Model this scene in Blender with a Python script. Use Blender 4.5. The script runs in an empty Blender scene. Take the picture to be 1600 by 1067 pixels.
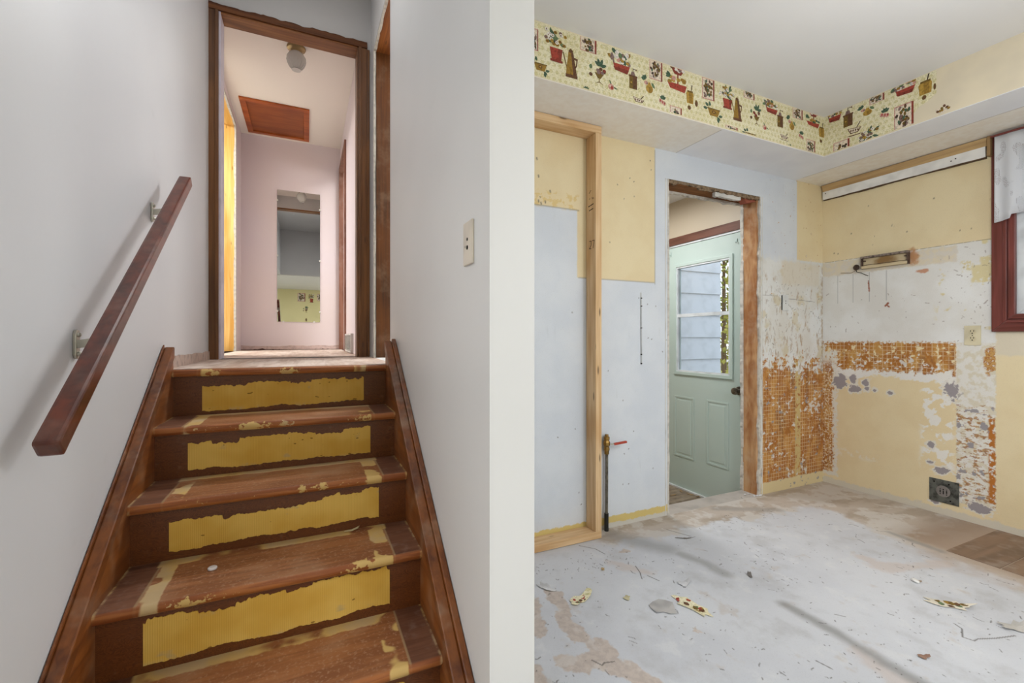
import bpy, bmesh, math, random
import numpy as np
from mathutils import Vector, Matrix, noise as mnoise

R = math.radians
C = bpy.context.scene.collection
sc = bpy.context.scene
random.seed(7)

# ------------------------------------------------------------------ camera
F, CX, CY = 695.0, 800.0, 528.0           # focal length (px of 1600), principal point
YAW = math.atan2(320.0, F)
H = 1.078
SA, CA = math.sin(YAW), math.cos(YAW)
cam_d = bpy.data.cameras.new('camera')
cam = bpy.data.objects.new('camera', cam_d)
C.objects.link(cam)
cam_d.sensor_width = 36.0
cam_d.lens = F / 1600 * 36
cam_d.shift_y = -(533.5 - CY) / 1600
cam_d.clip_start = 0.02
cam.location = (0, 0, H)
cam.rotation_euler = (R(90), 0, -YAW)
sc.camera = cam

# ------------------------------------------------------------------ world, light, exposure
SKY = 2.6
world = bpy.data.worlds.new('world')
sc.world = world
world.use_nodes = True
wb = world.node_tree.nodes['Background']
wb.inputs[0].default_value = (0.86, 0.93, 1.0, 1)
wb.inputs[1].default_value = SKY
sc.view_settings.view_transform = 'Standard'
sc.view_settings.look = 'None'
sc.view_settings.gamma = 1.0
sc.view_settings.use_curve_mapping = False
sc.view_settings.exposure = 0.0
sc.cycles.max_bounces = 8
sc.cycles.diffuse_bounces = 4
sc.cycles.glossy_bounces = 4
sc.cycles.transparent_max_bounces = 12
sc.cycles.sample_clamp_indirect = 6.0
sc.cycles.caustics_reflective = False
sc.cycles.caustics_refractive = False
LIVING_FILL_W = 47.0       # added fill panels on the living room ceiling behind the camera
FILL_PENDANT_W = 34.0      # added hanging fill lamp in the kitchen, out of view
SIDE_FILL_W = 62.0         # added fill lamps in the unseen upstairs side rooms


def area_light(name, loc, rot, sx, sy, power, col=(1, 1, 1), parent=None, portal=False):
    d = bpy.data.lights.new(name, 'AREA')
    d.shape = 'RECTANGLE'
    d.size, d.size_y = sx, sy
    d.energy = power
    d.color = col
    d.cycles.is_portal = portal
    o = bpy.data.objects.new(name, d)
    C.objects.link(o)
    o.location = loc
    o.rotation_euler = rot
    if parent:
        o.parent = parent
    return o


# ------------------------------------------------------------------ measuring: a ray through a photo point
def ray(px, py):
    r = (px - CX) / F
    u = (CY - py) / F
    return SA + r * CA, CA - r * SA, u


def onY(px, py, Y):
    dx, dy, dz = ray(px, py)
    t = Y / dy
    return dx * t, H + dz * t


def onX(px, py, X):
    dx, dy, dz = ray(px, py)
    t = X / dx
    return dy * t, H + dz * t


def onZ(px, py, Z):
    dx, dy, dz = ray(px, py)
    t = (Z - H) / dz
    return dx * t, dy * t


# ------------------------------------------------------------------ the numbers of the place (metres)
WL, WR, PK = -0.53, 0.395, 0.515          # stairwell left wall, right wall, kitchen face of the partition
PE = 0.985                                # partition end
LZ = 0.95                                 # landing height
NY = [2.18 - 0.243 * k for k in range(5)]  # nosings
NZ = [0.95 - 0.19 * k for k in range(5)]
SI0, SI1 = -0.492, 0.343                  # inner stringer faces
DY = 3.15                                 # wall with the hall doorway
HL, HR, HY, HZ = -0.627, 0.341, 5.4, 3.22  # hall left, right, end, ceiling
KB, KR, KC, KS = 2.06, 3.52, 2.463, 2.214  # kitchen back wall, right wall, ceiling, soffit
SFY, SFX = 1.716, 2.946                   # soffit faces
OX0, OX1, OZ = 1.99, 2.82, 2.045          # kitchen doorway
MX = 2.865                                # mud room wall with the outer door
MF = -0.19                                # mud room floor
LB = -3.3                                 # rear wall of the living room
LL = -2.7                                 # left wall of the living room
UPC = 3.45                                # stairwell ceiling


# ------------------------------------------------------------------ helpers: colour, node graphs
def lin(c):
    if isinstance(c, str):
        c = [int(c[i:i + 2], 16) for i in (0, 2, 4)]
    return tuple(((v / 255) / 12.92 if v / 255 <= 0.04045 else ((v / 255 + 0.055) / 1.055) ** 2.4) for v in c)


class E:
    """A value in a node graph, with arithmetic."""
    def __init__(s, g, sock):
        s.g, s.s = g, sock

    def __add__(s, o): return s.g.math('ADD', s, o)
    def __radd__(s, o): return s.g.math('ADD', o, s)
    def __sub__(s, o): return s.g.math('SUBTRACT', s, o)
    def __rsub__(s, o): return s.g.math('SUBTRACT', o, s)
    def __mul__(s, o): return s.g.math('MULTIPLY', s, o)
    def __rmul__(s, o): return s.g.math('MULTIPLY', o, s)


class G:
    def __init__(s, name, rough=0.6, spec=0.3, metal=0.0):
        s.mat = bpy.data.materials.new(name)
        s.mat.use_nodes = True
        s.nt = s.mat.node_tree
        s.n = s.nt.nodes
        s.l = s.nt.links
        s.b = s.n['Principled BSDF']
        s.b.inputs['Roughness'].default_value = rough
        s.b.inputs['Specular IOR Level'].default_value = spec
        s.b.inputs['Metallic'].default_value = metal
        tc = s.n.new('ShaderNodeTexCoord')
        s.vec = tc.outputs['Object']
        sp = s.n.new('ShaderNodeSeparateXYZ')
        s.l.new(s.vec, sp.inputs[0])
        s.x, s.y, s.z = E(s, sp.outputs[0]), E(s, sp.outputs[1]), E(s, sp.outputs[2])
        s.nvec = s.vec

    def own_offset(s):
        """noise differs from object to object"""
        oi = s.n.new('ShaderNodeObjectInfo')
        vm = s.n.new('ShaderNodeVectorMath')
        vm.operation = 'MULTIPLY_ADD'
        s.l.new(oi.outputs['Location'], vm.inputs[0])
        vm.inputs[1].default_value = (7.3, 5.1, 9.7)
        s.l.new(s.vec, vm.inputs[2])
        s.nvec = vm.outputs[0]

    def put(s, v, sock):
        if isinstance(v, E):
            s.l.new(v.s, sock)
        else:
            sock.default_value = v

    def math(s, op, a, b=None, c=None, clamp=False):
        n = s.n.new('ShaderNodeMath')
        n.operation = op
        n.use_clamp = clamp
        s.put(a, n.inputs[0])
        if b is not None:
            s.put(b, n.inputs[1])
        if c is not None:
            s.put(c, n.inputs[2])
        return E(s, n.outputs[0])

    def mn(s, a, b): return s.math('MINIMUM', a, b)
    def mx(s, a, b): return s.math('MAXIMUM', a, b)

    def ss(s, v, a, b):
        n = s.n.new('ShaderNodeMapRange')
        n.interpolation_type = 'SMOOTHSTEP'
        s.put(v, n.inputs[0])
        n.inputs[1].default_value = a
        n.inputs[2].default_value = b
        return E(s, n.outputs[0])

    def noise(s, scale=5, det=3, off=(0, 0, 0), rough=0.55, dist=0.0):
        """scale may be a triple, off moves the pattern"""
        sx, sy, sz = scale if isinstance(scale, (tuple, list)) else (scale,) * 3
        mp = s.n.new('ShaderNodeMapping')
        s.l.new(s.nvec, mp.inputs[0])
        mp.inputs['Scale'].default_value = (sx, sy, sz)
        mp.inputs['Location'].default_value = off
        n = s.n.new('ShaderNodeTexNoise')
        s.l.new(mp.outputs[0], n.inputs['Vector'])
        n.inputs['Scale'].default_value = 1.0
        n.inputs['Detail'].default_value = det
        n.inputs['Roughness'].default_value = rough
        n.inputs['Distortion'].default_value = dist
        return E(s, n.outputs[0])

    def voronoi(s, scale, off=(0, 0, 0), feature='F1', rnd=1.0):
        sx, sy, sz = scale if isinstance(scale, (tuple, list)) else (scale,) * 3
        mp = s.n.new('ShaderNodeMapping')
        s.l.new(s.nvec, mp.inputs[0])
        mp.inputs['Scale'].default_value = (sx, sy, sz)
        mp.inputs['Location'].default_value = off
        n = s.n.new('ShaderNodeTexVoronoi')
        n.feature = feature
        s.l.new(mp.outputs[0], n.inputs['Vector'])
        n.inputs['Scale'].default_value = 1.0
        n.inputs['Randomness'].default_value = rnd
        return E(s, n.outputs[0])

    def box(s, u, v, u0, u1, v0, v1, soft=0.006):
        a = s.ss(u, u0 - soft, u0 + soft)
        b = s.ss(u, u1 + soft, u1 - soft)
        c = s.ss(v, v0 - soft, v0 + soft)
        d = s.ss(v, v1 + soft, v1 - soft)
        return (a * b) * (c * d)

    def blob(s, u, v, cu, cv, ru, rv, wob, soft=0.25):
        """an ellipse whose rim is moved by wob"""
        du = s.math('MULTIPLY', u - cu, 1 / ru)
        dv = s.math('MULTIPLY', v - cv, 1 / rv)
        d = s.math('SQRT', du * du + dv * dv) + wob
        return s.ss(d, 1 + soft, 1 - soft)

    def line(s, u, v, u0, v0, u1, v1, w, wob=0.0, soft=0.5):
        """distance to a segment below w"""
        du, dv = u1 - u0, v1 - v0
        L2 = du * du + dv * dv
        t = s.math('MULTIPLY_ADD', u - u0, du / L2, (v - v0) * (dv / L2))
        t = s.math('MINIMUM', s.math('MAXIMUM', t, 0.0), 1.0)
        a = u - u0 - t * du
        b = v - v0 - t * dv
        d = s.math('SQRT', a * a + b * b) + wob
        return s.ss(d, w * (1 + soft), w * (1 - soft))

    def rgb(s, c):
        n = s.n.new('ShaderNodeRGB')
        n.outputs[0].default_value = (*lin(c), 1)
        return E(s, n.outputs[0])

    def mix(s, a, b, f):
        n = s.n.new('ShaderNodeMix')
        n.data_type = 'RGBA'
        s.put(f, n.inputs['Factor'])
        for v, i in ((a, 6), (b, 7)):
            if isinstance(v, E):
                s.l.new(v.s, n.inputs[i])
            else:
                n.inputs[i].default_value = (*lin(v), 1)
        return E(s, n.outputs[2])

    def done(s, col, height=None, bump=0.3, dist=0.004, rough=None):
        s.l.new(col.s, s.b.inputs['Base Color'])
        if rough is not None:
            s.put(rough, s.b.inputs['Roughness'])
        if height is not None:
            b = s.n.new('ShaderNodeBump')
            b.inputs['Strength'].default_value = bump
            b.inputs['Distance'].default_value = dist
            s.l.new(height.s, b.inputs['Height'])
            s.l.new(b.outputs[0], s.b.inputs['Normal'])
        return s.mat


# ------------------------------------------------------------------ the same arithmetic on the vertices of a fine mesh
def lattice(ix, iy, seed):
    h = (ix.astype(np.int64) * 374761393 + iy.astype(np.int64) * 668265263 + seed * 1274126177) & 0xffffffff
    h = ((h ^ (h >> 13)) * 1274126177) & 0xffffffff
    return h ^ (h >> 16)


def perlin2(x, y, seed=0):
    x0, y0 = np.floor(x), np.floor(y)
    fx, fy = x - x0, y - y0
    ux, uy = fx * fx * fx * (fx * (fx * 6 - 15) + 10), fy * fy * fy * (fy * (fy * 6 - 15) + 10)

    def c(dx, dy):
        a = lattice(x0 + dx, y0 + dy, seed) * (2 * math.pi / 4294967296.0)
        return np.cos(a) * (fx - dx) + np.sin(a) * (fy - dy)
    a = c(0, 0); a = a + (c(1, 0) - a) * ux
    b = c(0, 1); b = b + (c(1, 1) - b) * ux
    return a + (b - a) * uy


class SURF:
    """u, v: the two world axes of the surface ('x','y','z'); values are arrays over its vertices"""
    def __init__(s, axes, U, V):
        s.axes = axes
        s.ax = {axes[0]: U, axes[1]: V}
        s.x, s.y, s.z = (s.ax.get(k) for k in 'xyz')
        s.ix = ['xyz'.index(k) for k in axes]
        s.count = 0

    def mn(s, a, b): return np.minimum(a, b)
    def mx(s, a, b): return np.maximum(a, b)

    def math(s, op, a, b=None, c=None):
        return {'FRACT': lambda: a - np.floor(a), 'ABSOLUTE': lambda: np.abs(a)}[op]()

    def ss(s, v, a, b):
        t = np.clip((v - a) / (b - a), 0, 1)
        return t * t * (3 - 2 * t)

    def coords(s, scale, off):
        sc3 = scale if isinstance(scale, (tuple, list)) else (scale,) * 3
        return [s.ax[k] * sc3[i] + off[i] for k, i in zip(s.axes, s.ix)]

    def noise(s, scale=5, det=3, off=(0, 0, 0), rough=0.55, dist=0.0):
        a, b = s.coords(scale, off)
        s.count += 1
        tot, amp, mxa = 0, 1.0, 0
        for o in range(det + 1):
            tot = tot + perlin2(a * 2 ** o, b * 2 ** o, s.count * 17 + o) * amp
            mxa += amp
            amp *= rough
        return 0.5 + tot / mxa * 0.75

    def voronoi(s, scale, off=(0, 0, 0)):
        a, b = s.coords(scale, off)
        s.count += 1
        x0, y0 = np.floor(a), np.floor(b)
        best = None
        for i in (-1, 0, 1):
            for j in (-1, 0, 1):
                h = lattice(x0 + i, y0 + j, s.count * 13)
                d = (x0 + i + (h & 0xffff) / 65536 - a) ** 2 + (y0 + j + (h >> 16) / 65536 - b) ** 2
                best = d if best is None else np.minimum(best, d)
        return np.sqrt(best)

    def box(s, u, v, u0, u1, v0, v1, soft=0.006):
        return s.ss(u, u0 - soft, u0 + soft) * s.ss(u, u1 + soft, u1 - soft) * s.ss(v, v0 - soft, v0 + soft) * s.ss(v, v1 + soft, v1 - soft)

    def blob(s, u, v, cu, cv, ru, rv, wob, soft=0.25):
        return s.ss(np.sqrt(((u - cu) / ru) ** 2 + ((v - cv) / rv) ** 2) + wob, 1 + soft, 1 - soft)

    def line(s, u, v, u0, v0, u1, v1, w, wob=0.0, soft=0.5):
        du, dv = u1 - u0, v1 - v0
        t = np.clip(((u - u0) * du + (v - v0) * dv) / (du * du + dv * dv), 0, 1)
        return s.ss(np.hypot(u - u0 - t * du, v - v0 - t * dv) + wob, w * (1 + soft), w * (1 - soft))

    def strokes(s, lst, soft=0.5, wob=None):
        """mask of many short strokes (u0, v0, u1, v1, width), each touched only near itself"""
        U, V = s.ax[s.axes[0]], s.ax[s.axes[1]]
        us, vs = U[:, 0], V[0]
        out = np.zeros(U.shape)
        for u0, v0, u1, v1, w in lst:
            pad = w * 3 + (0.08 if wob is not None else 0)
            a, b = np.searchsorted(us, (min(u0, u1) - pad, max(u0, u1) + pad))
            c, d = np.searchsorted(vs, (min(v0, v1) - pad, max(v0, v1) + pad))
            if b <= a or d <= c:
                continue
            q = (slice(a, b), slice(c, d))
            out[q] = np.maximum(out[q], s.line(U[q], V[q], u0, v0, u1, v1, w, 0.0 if wob is None else wob[q], soft))
        return out

    def mix(s, a, b, f):
        a = np.array(lin(a)) if not isinstance(a, np.ndarray) else a
        b = np.array(lin(b)) if not isinstance(b, np.ndarray) else b
        f = np.asarray(f)
        return a + (b - a) * f[..., None]

    def done(s, col, height=None, bump=0.0, dist=0.0):
        s.col = np.clip(col, 0, 1)
        s.height = height
        return s


def steps(*parts):
    """grid lines: (start, end, step) runs joined"""
    out = []
    for a, b, st in parts:
        n = max(1, int(round((b - a) / st)))
        out += [a + (b - a) * k / n for k in range(n)]
    out.append(parts[-1][1])
    return np.array(out)


def painted_layer(name, axes, us, vs, depth, normal, fn, parent, relief=0.0015, hole=None, rough=0.5, label=None):
    """a fine skin over a wall or floor whose vertices carry colour and relief; normal: +1/-1 along the third axis"""
    U, V = np.meshgrid(us, vs, indexing='ij')
    g = fn(SURF(axes, U, V))
    k = ({'x', 'y', 'z'} - set(axes)).pop()
    co = np.zeros(U.shape + (3,))
    for a, A in zip(axes, (U, V)):
        co[..., 'xyz'.index(a)] = A
    hgt = np.broadcast_to(np.asarray(g.height if g.height is not None else 0.0), U.shape)
    co[..., 'xyz'.index(k)] = depth + normal * (0.0012 + relief * hgt)
    nu, nv = U.shape
    idx = np.arange(nu * nv).reshape(nu, nv)
    q = np.stack([idx[:-1, :-1], idx[1:, :-1], idx[1:, 1:], idx[:-1, 1:]], -1).reshape(-1, 4)
    if hole:
        cu = ((U[:-1, :-1] + U[1:, 1:]) / 2).ravel()
        cv = ((V[:-1, :-1] + V[1:, 1:]) / 2).ravel()
        q = q[~((cu > hole[0]) & (cu < hole[1]) & (cv > hole[2]) & (cv < hole[3]))]
    e1 = np.zeros(3); e1['xyz'.index(axes[0])] = 1
    e2 = np.zeros(3); e2['xyz'.index(axes[1])] = 1
    if np.cross(e1, e2)['xyz'.index(k)] * normal < 0:
        q = q[:, ::-1]
    me = bpy.data.meshes.new(name)
    me.vertices.add(nu * nv)
    me.vertices.foreach_set('co', co.reshape(-1).astype(np.float32))
    me.loops.add(q.size)
    me.loops.foreach_set('vertex_index', np.ascontiguousarray(q).reshape(-1).astype(np.int32))
    me.polygons.add(len(q))
    me.polygons.foreach_set('loop_start', (np.arange(len(q)) * 4).astype(np.int32))
    me.polygons.foreach_set('use_smooth', np.ones(len(q), dtype=bool))
    me.update(calc_edges=True)
    at = me.attributes.new('paint', 'FLOAT_COLOR', 'POINT')
    c4 = np.ones((nu * nv, 4), np.float32)
    c4[:, :3] = np.broadcast_to(g.col, U.shape + (3,)).reshape(-1, 3)
    at.data.foreach_set('color', c4.reshape(-1))
    mt = G(name + '_surface', rough, 0.3)
    an = mt.n.new('ShaderNodeAttribute')
    an.attribute_name = 'paint'
    nz = mt.noise(220, 1)
    col = mt.mix(E(mt, an.outputs['Color']), (120, 116, 110), mt.ss(nz, 0.55, 0.8) * 0.12)
    me.materials.append(mt.done(col))
    o = bpy.data.objects.new(name, me)
    C.objects.link(o)
    o.parent = parent
    if label:
        o['label'] = label
    return o


def plain(name, c, rough=0.6, spec=0.3, metal=0.0, var=0.06, vs=8.0, bump=0.0):
    g = G(name, rough, spec, metal)
    n = g.noise(vs, 2)
    rgb = [int(c[i:i + 2], 16) for i in (0, 2, 4)]
    dk = [max(0, v * (1 - var * 2)) for v in rgb]
    col = g.mix(dk, c, g.ss(n, 0.25, 0.6))
    return g.done(col, n if bump else None, bump)


def wood(name, dark, light, axis='x', gs=60.0, ls=3.0, rough=0.45, spec=0.4, knots=0.0, dust=None, dust_amt=0.0):
    g = G(name, rough, spec)
    g.own_offset()
    sc_ = {'x': (ls, gs, gs), 'y': (gs, ls, gs), 'z': (gs, gs, ls)}[axis]
    lo = {'x': (ls * .5, 7, 7), 'y': (7, ls * .5, 7), 'z': (7, 7, ls * .5)}[axis]
    a = g.noise(sc_, 2, rough=0.6, dist=0.4)
    b = g.noise(lo, 1, (3, 1, 2), dist=1.2)
    col = g.mix(dark, light, g.ss(a * 0.55 + b * 0.6, 0.38, 0.78))
    if knots:
        kv = {'x': (5, 22, 22), 'y': (22, 5, 22), 'z': (22, 22, 5)}[axis]
        k = g.voronoi(kv, (0.3, 0.7, 0.1))
        kc = [max(0, int(dark[i:i + 2], 16) * 0.5) for i in (0, 2, 4)]
        col = g.mix(col, kc, g.ss(k, 0.16, 0.06) * knots)
    if dust:
        d = g.noise(9, 3, (5, 5, 5), rough=0.65)
        col = g.mix(col, dust, g.ss(d, 0.45, 0.75) * dust_amt)
    return g.done(col, a, 0.12, 0.002)


# ------------------------------------------------------------------ helpers: meshes
class MB:
    def __init__(s):
        s.v, s.f, s.m = [], [], []

    def poly(s, pts, mi=0):
        i = len(s.v)
        s.v += [tuple(p) for p in pts]
        s.f.append(tuple(range(i, i + len(pts))))
        s.m.append(mi)

    def hexa(s, p, mi=0):
        """eight corners: bottom ring then top ring"""
        i = len(s.v)
        s.v += [tuple(q) for q in p]
        for a in ((3, 2, 1, 0), (4, 5, 6, 7), (0, 1, 5, 4), (1, 2, 6, 5), (2, 3, 7, 6), (3, 0, 4, 7)):
            s.f.append(tuple(i + k for k in a))
            s.m.append(mi)

    def box(s, x0, x1, y0, y1, z0, z1, mi=0):
        s.hexa([(x0, y0, z0), (x1, y0, z0), (x1, y1, z0), (x0, y1, z0), (x0, y0, z1), (x1, y0, z1), (x1, y1, z1), (x0, y1, z1)], mi)

    def bar(s, a, b, w, h, up=(0, 0, 1), mi=0):
        """square bar from a to b, w across, h along up"""
        a, b, up = Vector(a), Vector(b), Vector(up)
        d = (b - a).normalized()
        sx = d.cross(up).normalized() * w / 2
        uz = sx.cross(d).normalized() * h / 2
        ring = lambda c: [c - sx - uz, c + sx - uz, c + sx + uz, c - sx + uz]
        s.hexa(ring(a) + ring(b), mi)

    def tube(s, pts, r, n=10, mi=0, caps=True):
        pts = [Vector(p) for p in pts]
        rs = r if isinstance(r, (list, tuple)) else [r] * len(pts)
        rings = []
        prev = None
        for k, p in enumerate(pts):
            d = (pts[min(k + 1, len(pts) - 1)] - pts[max(k - 1, 0)]).normalized()
            ref = prev if prev is not None else (Vector((0, 0, 1)) if abs(d.z) < 0.9 else Vector((1, 0, 0)))
            e1 = (ref - d * ref.dot(d)).normalized()
            prev = e1
            e2 = d.cross(e1)
            i = len(s.v)
            for q in range(n):
                an = 2 * math.pi * q / n
                s.v.append(tuple(p + (e1 * math.cos(an) + e2 * math.sin(an)) * rs[k]))
            rings.append(i)
        for a, b in zip(rings, rings[1:]):
            for q in range(n):
                s.f.append((a + q, a + (q + 1) % n, b + (q + 1) % n, b + q))
                s.m.append(mi)
        if caps:
            s.f.append(tuple(rings[0] + q for q in reversed(range(n))))
            s.f.append(tuple(rings[-1] + q for q in range(n)))
            s.m += [mi, mi]

    def lathe(s, c, axis, prof, n=24, mi=0):
        """prof: (distance along axis, radius)"""
        ax = Vector(axis).normalized()
        s.tube([Vector(c) + ax * t for t, r in prof], [max(r, 1e-4) for t, r in prof], n, mi)

    def prism(s, outline, fr, th, mi=0):
        """outline (a,b) points laid by fr(a,b,depth), th thick"""
        n = len(outline)
        i = len(s.v)
        s.v += [tuple(fr(a, b, th)) for a, b in outline] + [tuple(fr(a, b, 0)) for a, b in outline]
        s.f.append(tuple(range(i, i + n)))
        s.m.append(mi)
        s.f.append(tuple(reversed(range(i + n, i + 2 * n))))
        s.m.append(mi)
        for k in range(n):
            k2 = (k + 1) % n
            s.f.append((i + k, i + n + k, i + n + k2, i + k2))
            s.m.append(mi)

    def strip(s, us, lo, hi, fr, th, mi=0):
        """a ragged sheet: for each u a lower and an upper edge, laid by fr(u,v,depth)"""
        n = len(us)
        i = len(s.v)
        for d in (th, 0):
            for u, a, b in zip(us, lo, hi):
                s.v.append(tuple(fr(u, a, d)))
                s.v.append(tuple(fr(u, b, d)))
        q = 2 * n
        for k in range(n - 1):
            a = i + 2 * k
            s.f.append((a, a + 2, a + 3, a + 1))
            s.f.append((a, a + q, a + q + 2, a + 2))
            s.f.append((a + 1, a + 3, a + q + 3, a + q + 1))
            s.m += [mi] * 3
        s.f.append((i, i + 1, i + q + 1, i + q))
        e = i + 2 * (n - 1)
        s.f.append((e, e + q, e + q + 1, e + 1))
        s.m += [mi] * 2

    def wall(s, fr, us, vs, d0, d1, holes=()):
        """slab over us x vs (outer limits), without the holes; only outer faces. fr(u,v,depth)"""
        U = sorted(set([us[0], us[1]] + [h[0] for h in holes] + [h[1] for h in holes]))
        V = sorted(set([vs[0], vs[1]] + [h[2] for h in holes] + [h[3] for h in holes]))
        U = [u for u in U if us[0] <= u <= us[1]]
        V = [v for v in V if vs[0] <= v <= vs[1]]

        def solid(i, j):
            if i < 0 or j < 0 or i >= len(U) - 1 or j >= len(V) - 1:
                return False
            cu, cv = (U[i] + U[i + 1]) / 2, (V[j] + V[j + 1]) / 2
            return not any(h[0] < cu < h[1] and h[2] < cv < h[3] for h in holes)
        for i in range(len(U) - 1):
            for j in range(len(V) - 1):
                if not solid(i, j):
                    continue
                a, b, c, d = U[i], U[i + 1], V[j], V[j + 1]
                s.poly([fr(a, c, d0), fr(b, c, d0), fr(b, d, d0), fr(a, d, d0)])
                s.poly([fr(b, c, d1), fr(a, c, d1), fr(a, d, d1), fr(b, d, d1)])
                if not solid(i - 1, j): s.poly([fr(a, c, d0), fr(a, d, d0), fr(a, d, d1), fr(a, c, d1)])
                if not solid(i + 1, j): s.poly([fr(b, c, d0), fr(b, c, d1), fr(b, d, d1), fr(b, d, d0)])
                if not solid(i, j - 1): s.poly([fr(a, c, d0), fr(a, c, d1), fr(b, c, d1), fr(b, c, d0)])
                if not solid(i, j + 1): s.poly([fr(a, d, d0), fr(b, d, d0), fr(b, d, d1), fr(a, d, d1)])

    def build(s, name, mats, parent=None, smooth=False, bevel=0.0, weld=True, local=False):
        me = bpy.data.meshes.new(name)
        off = Vector((0, 0, 0))
        if parent is not None and not local:
            p = parent
            while p is not None:
                off += p.location
                p = p.parent
        me.from_pydata([Vector(v) - off for v in s.v], [], s.f)
        mats = mats if isinstance(mats, (list, tuple)) else [mats]
        for m in mats:
            me.materials.append(m)
        for p, mi in zip(me.polygons, s.m):
            p.material_index = mi
        bm = bmesh.new()
        bm.from_mesh(me)
        if weld:
            bmesh.ops.remove_doubles(bm, verts=bm.verts, dist=1e-5)
        bmesh.ops.recalc_face_normals(bm, faces=bm.faces)
        if bevel:
            bmesh.ops.bevel(bm, geom=[e for e in bm.edges if e.is_manifold and e.calc_face_angle(0) > 0.6], offset=bevel, segments=2, affect='EDGES', profile=0.6)
        bm.to_mesh(me)
        bm.free()
        if smooth:
            for p in me.polygons:
                p.use_smooth = True
            try:
                me.set_sharp_from_angle(angle=R(40))
            except Exception:
                pass
        o = bpy.data.objects.new(name, me)
        C.objects.link(o)
        if parent is not None:
            o.parent = parent
        return o


def tag(o, label=None, cat=None, group=None, kind=None):
    if label: o['label'] = label
    if cat: o['category'] = cat
    if group: o['group'] = group
    if kind: o['kind'] = kind
    return o


def thing(name, loc, label, cat, group=None, kind=None):
    o = bpy.data.objects.new(name, None)
    o.empty_display_size = 0.05
    C.objects.link(o)
    o.location = loc
    bpy.context.view_layer.update()
    return tag(o, label, cat, group, kind)


def struct(name, mb, mat, label, parent=None, **k):
    return tag(mb.build(name, mat, parent, **k), label, kind='structure')


fY = lambda u, v, d: (u, d, v)            # wall across X at depth Y=d
fX = lambda u, v, d: (d, u, v)            # wall along Y at X=d
fZ = lambda u, v, d: (u, v, d)            # floor or ceiling at Z=d


def rag(n, amp, freq, seed, oct_=3):
    """a ragged line of n values around 0"""
    out = []
    for k in range(n):
        t = k / max(1, n - 1)
        v = 0
        for o in range(oct_):
            v += mnoise.noise(Vector((t * freq * 2 ** o, seed * 3.7 + o * 11.3, 0.5))) / 1.6 ** o
        out.append(v * amp)
    return out


# ------------------------------------------------------------------ materials of the setting
def painted_wall(name, c1, c2, scuff='9a9690', amt=0.25):
    g = G(name, 0.42, 0.35)
    big = g.noise(1.1, 2)
    fine = g.noise((40, 40, 9), 1, (2, 2, 2))
    col = g.mix(c1, c2, g.ss(big, 0.3, 0.7))
    sm = g.noise((3.5, 3.5, 7), 3, (9, 3, 1), 0.7)
    col = g.mix(col, scuff, g.ss(sm, 0.62, 0.85) * amt)
    return g.done(col, fine * 0.5 + big, 0.08, 0.006)


M = {}
M['stair_white'] = painted_wall('stair_wall_paint', 'd2d3d6', 'dadbdd', 'aaa6a2', 0.22)
M['part_white'] = painted_wall('partition_paint', 'd9d9d8', 'e0e0df', 'b9b5b0', 0.12)
M['grey_paint'] = painted_wall('landing_wall_paint', 'c3c1c0', 'cbc9c8', '8f8a85', 0.2)
M['lilac'] = painted_wall('hall_wall_paint', 'e2d4d3', 'dfd3d8', 'c2b0ae', 0.10)
M['hall_white'] = painted_wall('hall_ceiling_paint', 'ece4db', 'f0e8df', 'd6cabc', 0.10)
M['ceil'] = painted_wall('kitchen_ceiling_paint', 'e2e3e5', 'e8e8e9', 'cfcfcf', 0.15)
M['dark_room'] = plain('side_room_paint', 'dcd8cf')


def soffit_mat():
    g = G('soffit_paint', 0.5, 0.3)
    n = g.noise(5, 3)
    n2 = g.noise((30, 30, 30), 1, (4, 1, 2))
    x = g.x + (n - 0.5) * 0.02
    y = g.y + (n - 0.5) * 0.02
    under = g.ss(g.z, KS + 0.004, KS + 0.001)
    face = g.mix('e3d7bd', 'dacfb8', g.ss(n, 0.35, 0.65))
    # the underside: bluish white, the strip where wall cabinets hung is cream
    col = g.mix('eef0f4', 'e8eaef', g.ss(n, 0.3, 0.7))
    hung = g.mx(g.ss(x, 3.19, 3.20), g.ss(y, 1.99, 2.0))
    left = g.ss(g.x - (g.y - 1.716) * 0.1, 2.20, 2.19)
    left = g.ss(g.x, 2.06, 2.05)
    cream = g.mix('f1ede4', 'ece5d9', g.ss(n2, 0.3, 0.7))
    col = g.mix(col, cream, g.mx(g.ss(x, 3.19, 3.20), left * 0.75))
    seam = g.mx(g.line(g.x, g.y, 3.195, 2.0, 3.195, -0.5, 0.003), g.line(g.x, g.y, 2.055, 1.73, 2.055, 2.06, 0.003))
    col = g.mix(col, 'a8a096', seam * 0.7)
    out = g.mix(face, col, under)
    return g.done(out, n2, 0.15, 0.003)


M['soffit'] = soffit_mat()

YEL, YEL2 = 'e6d6b0', 'e2d0a8'


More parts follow.
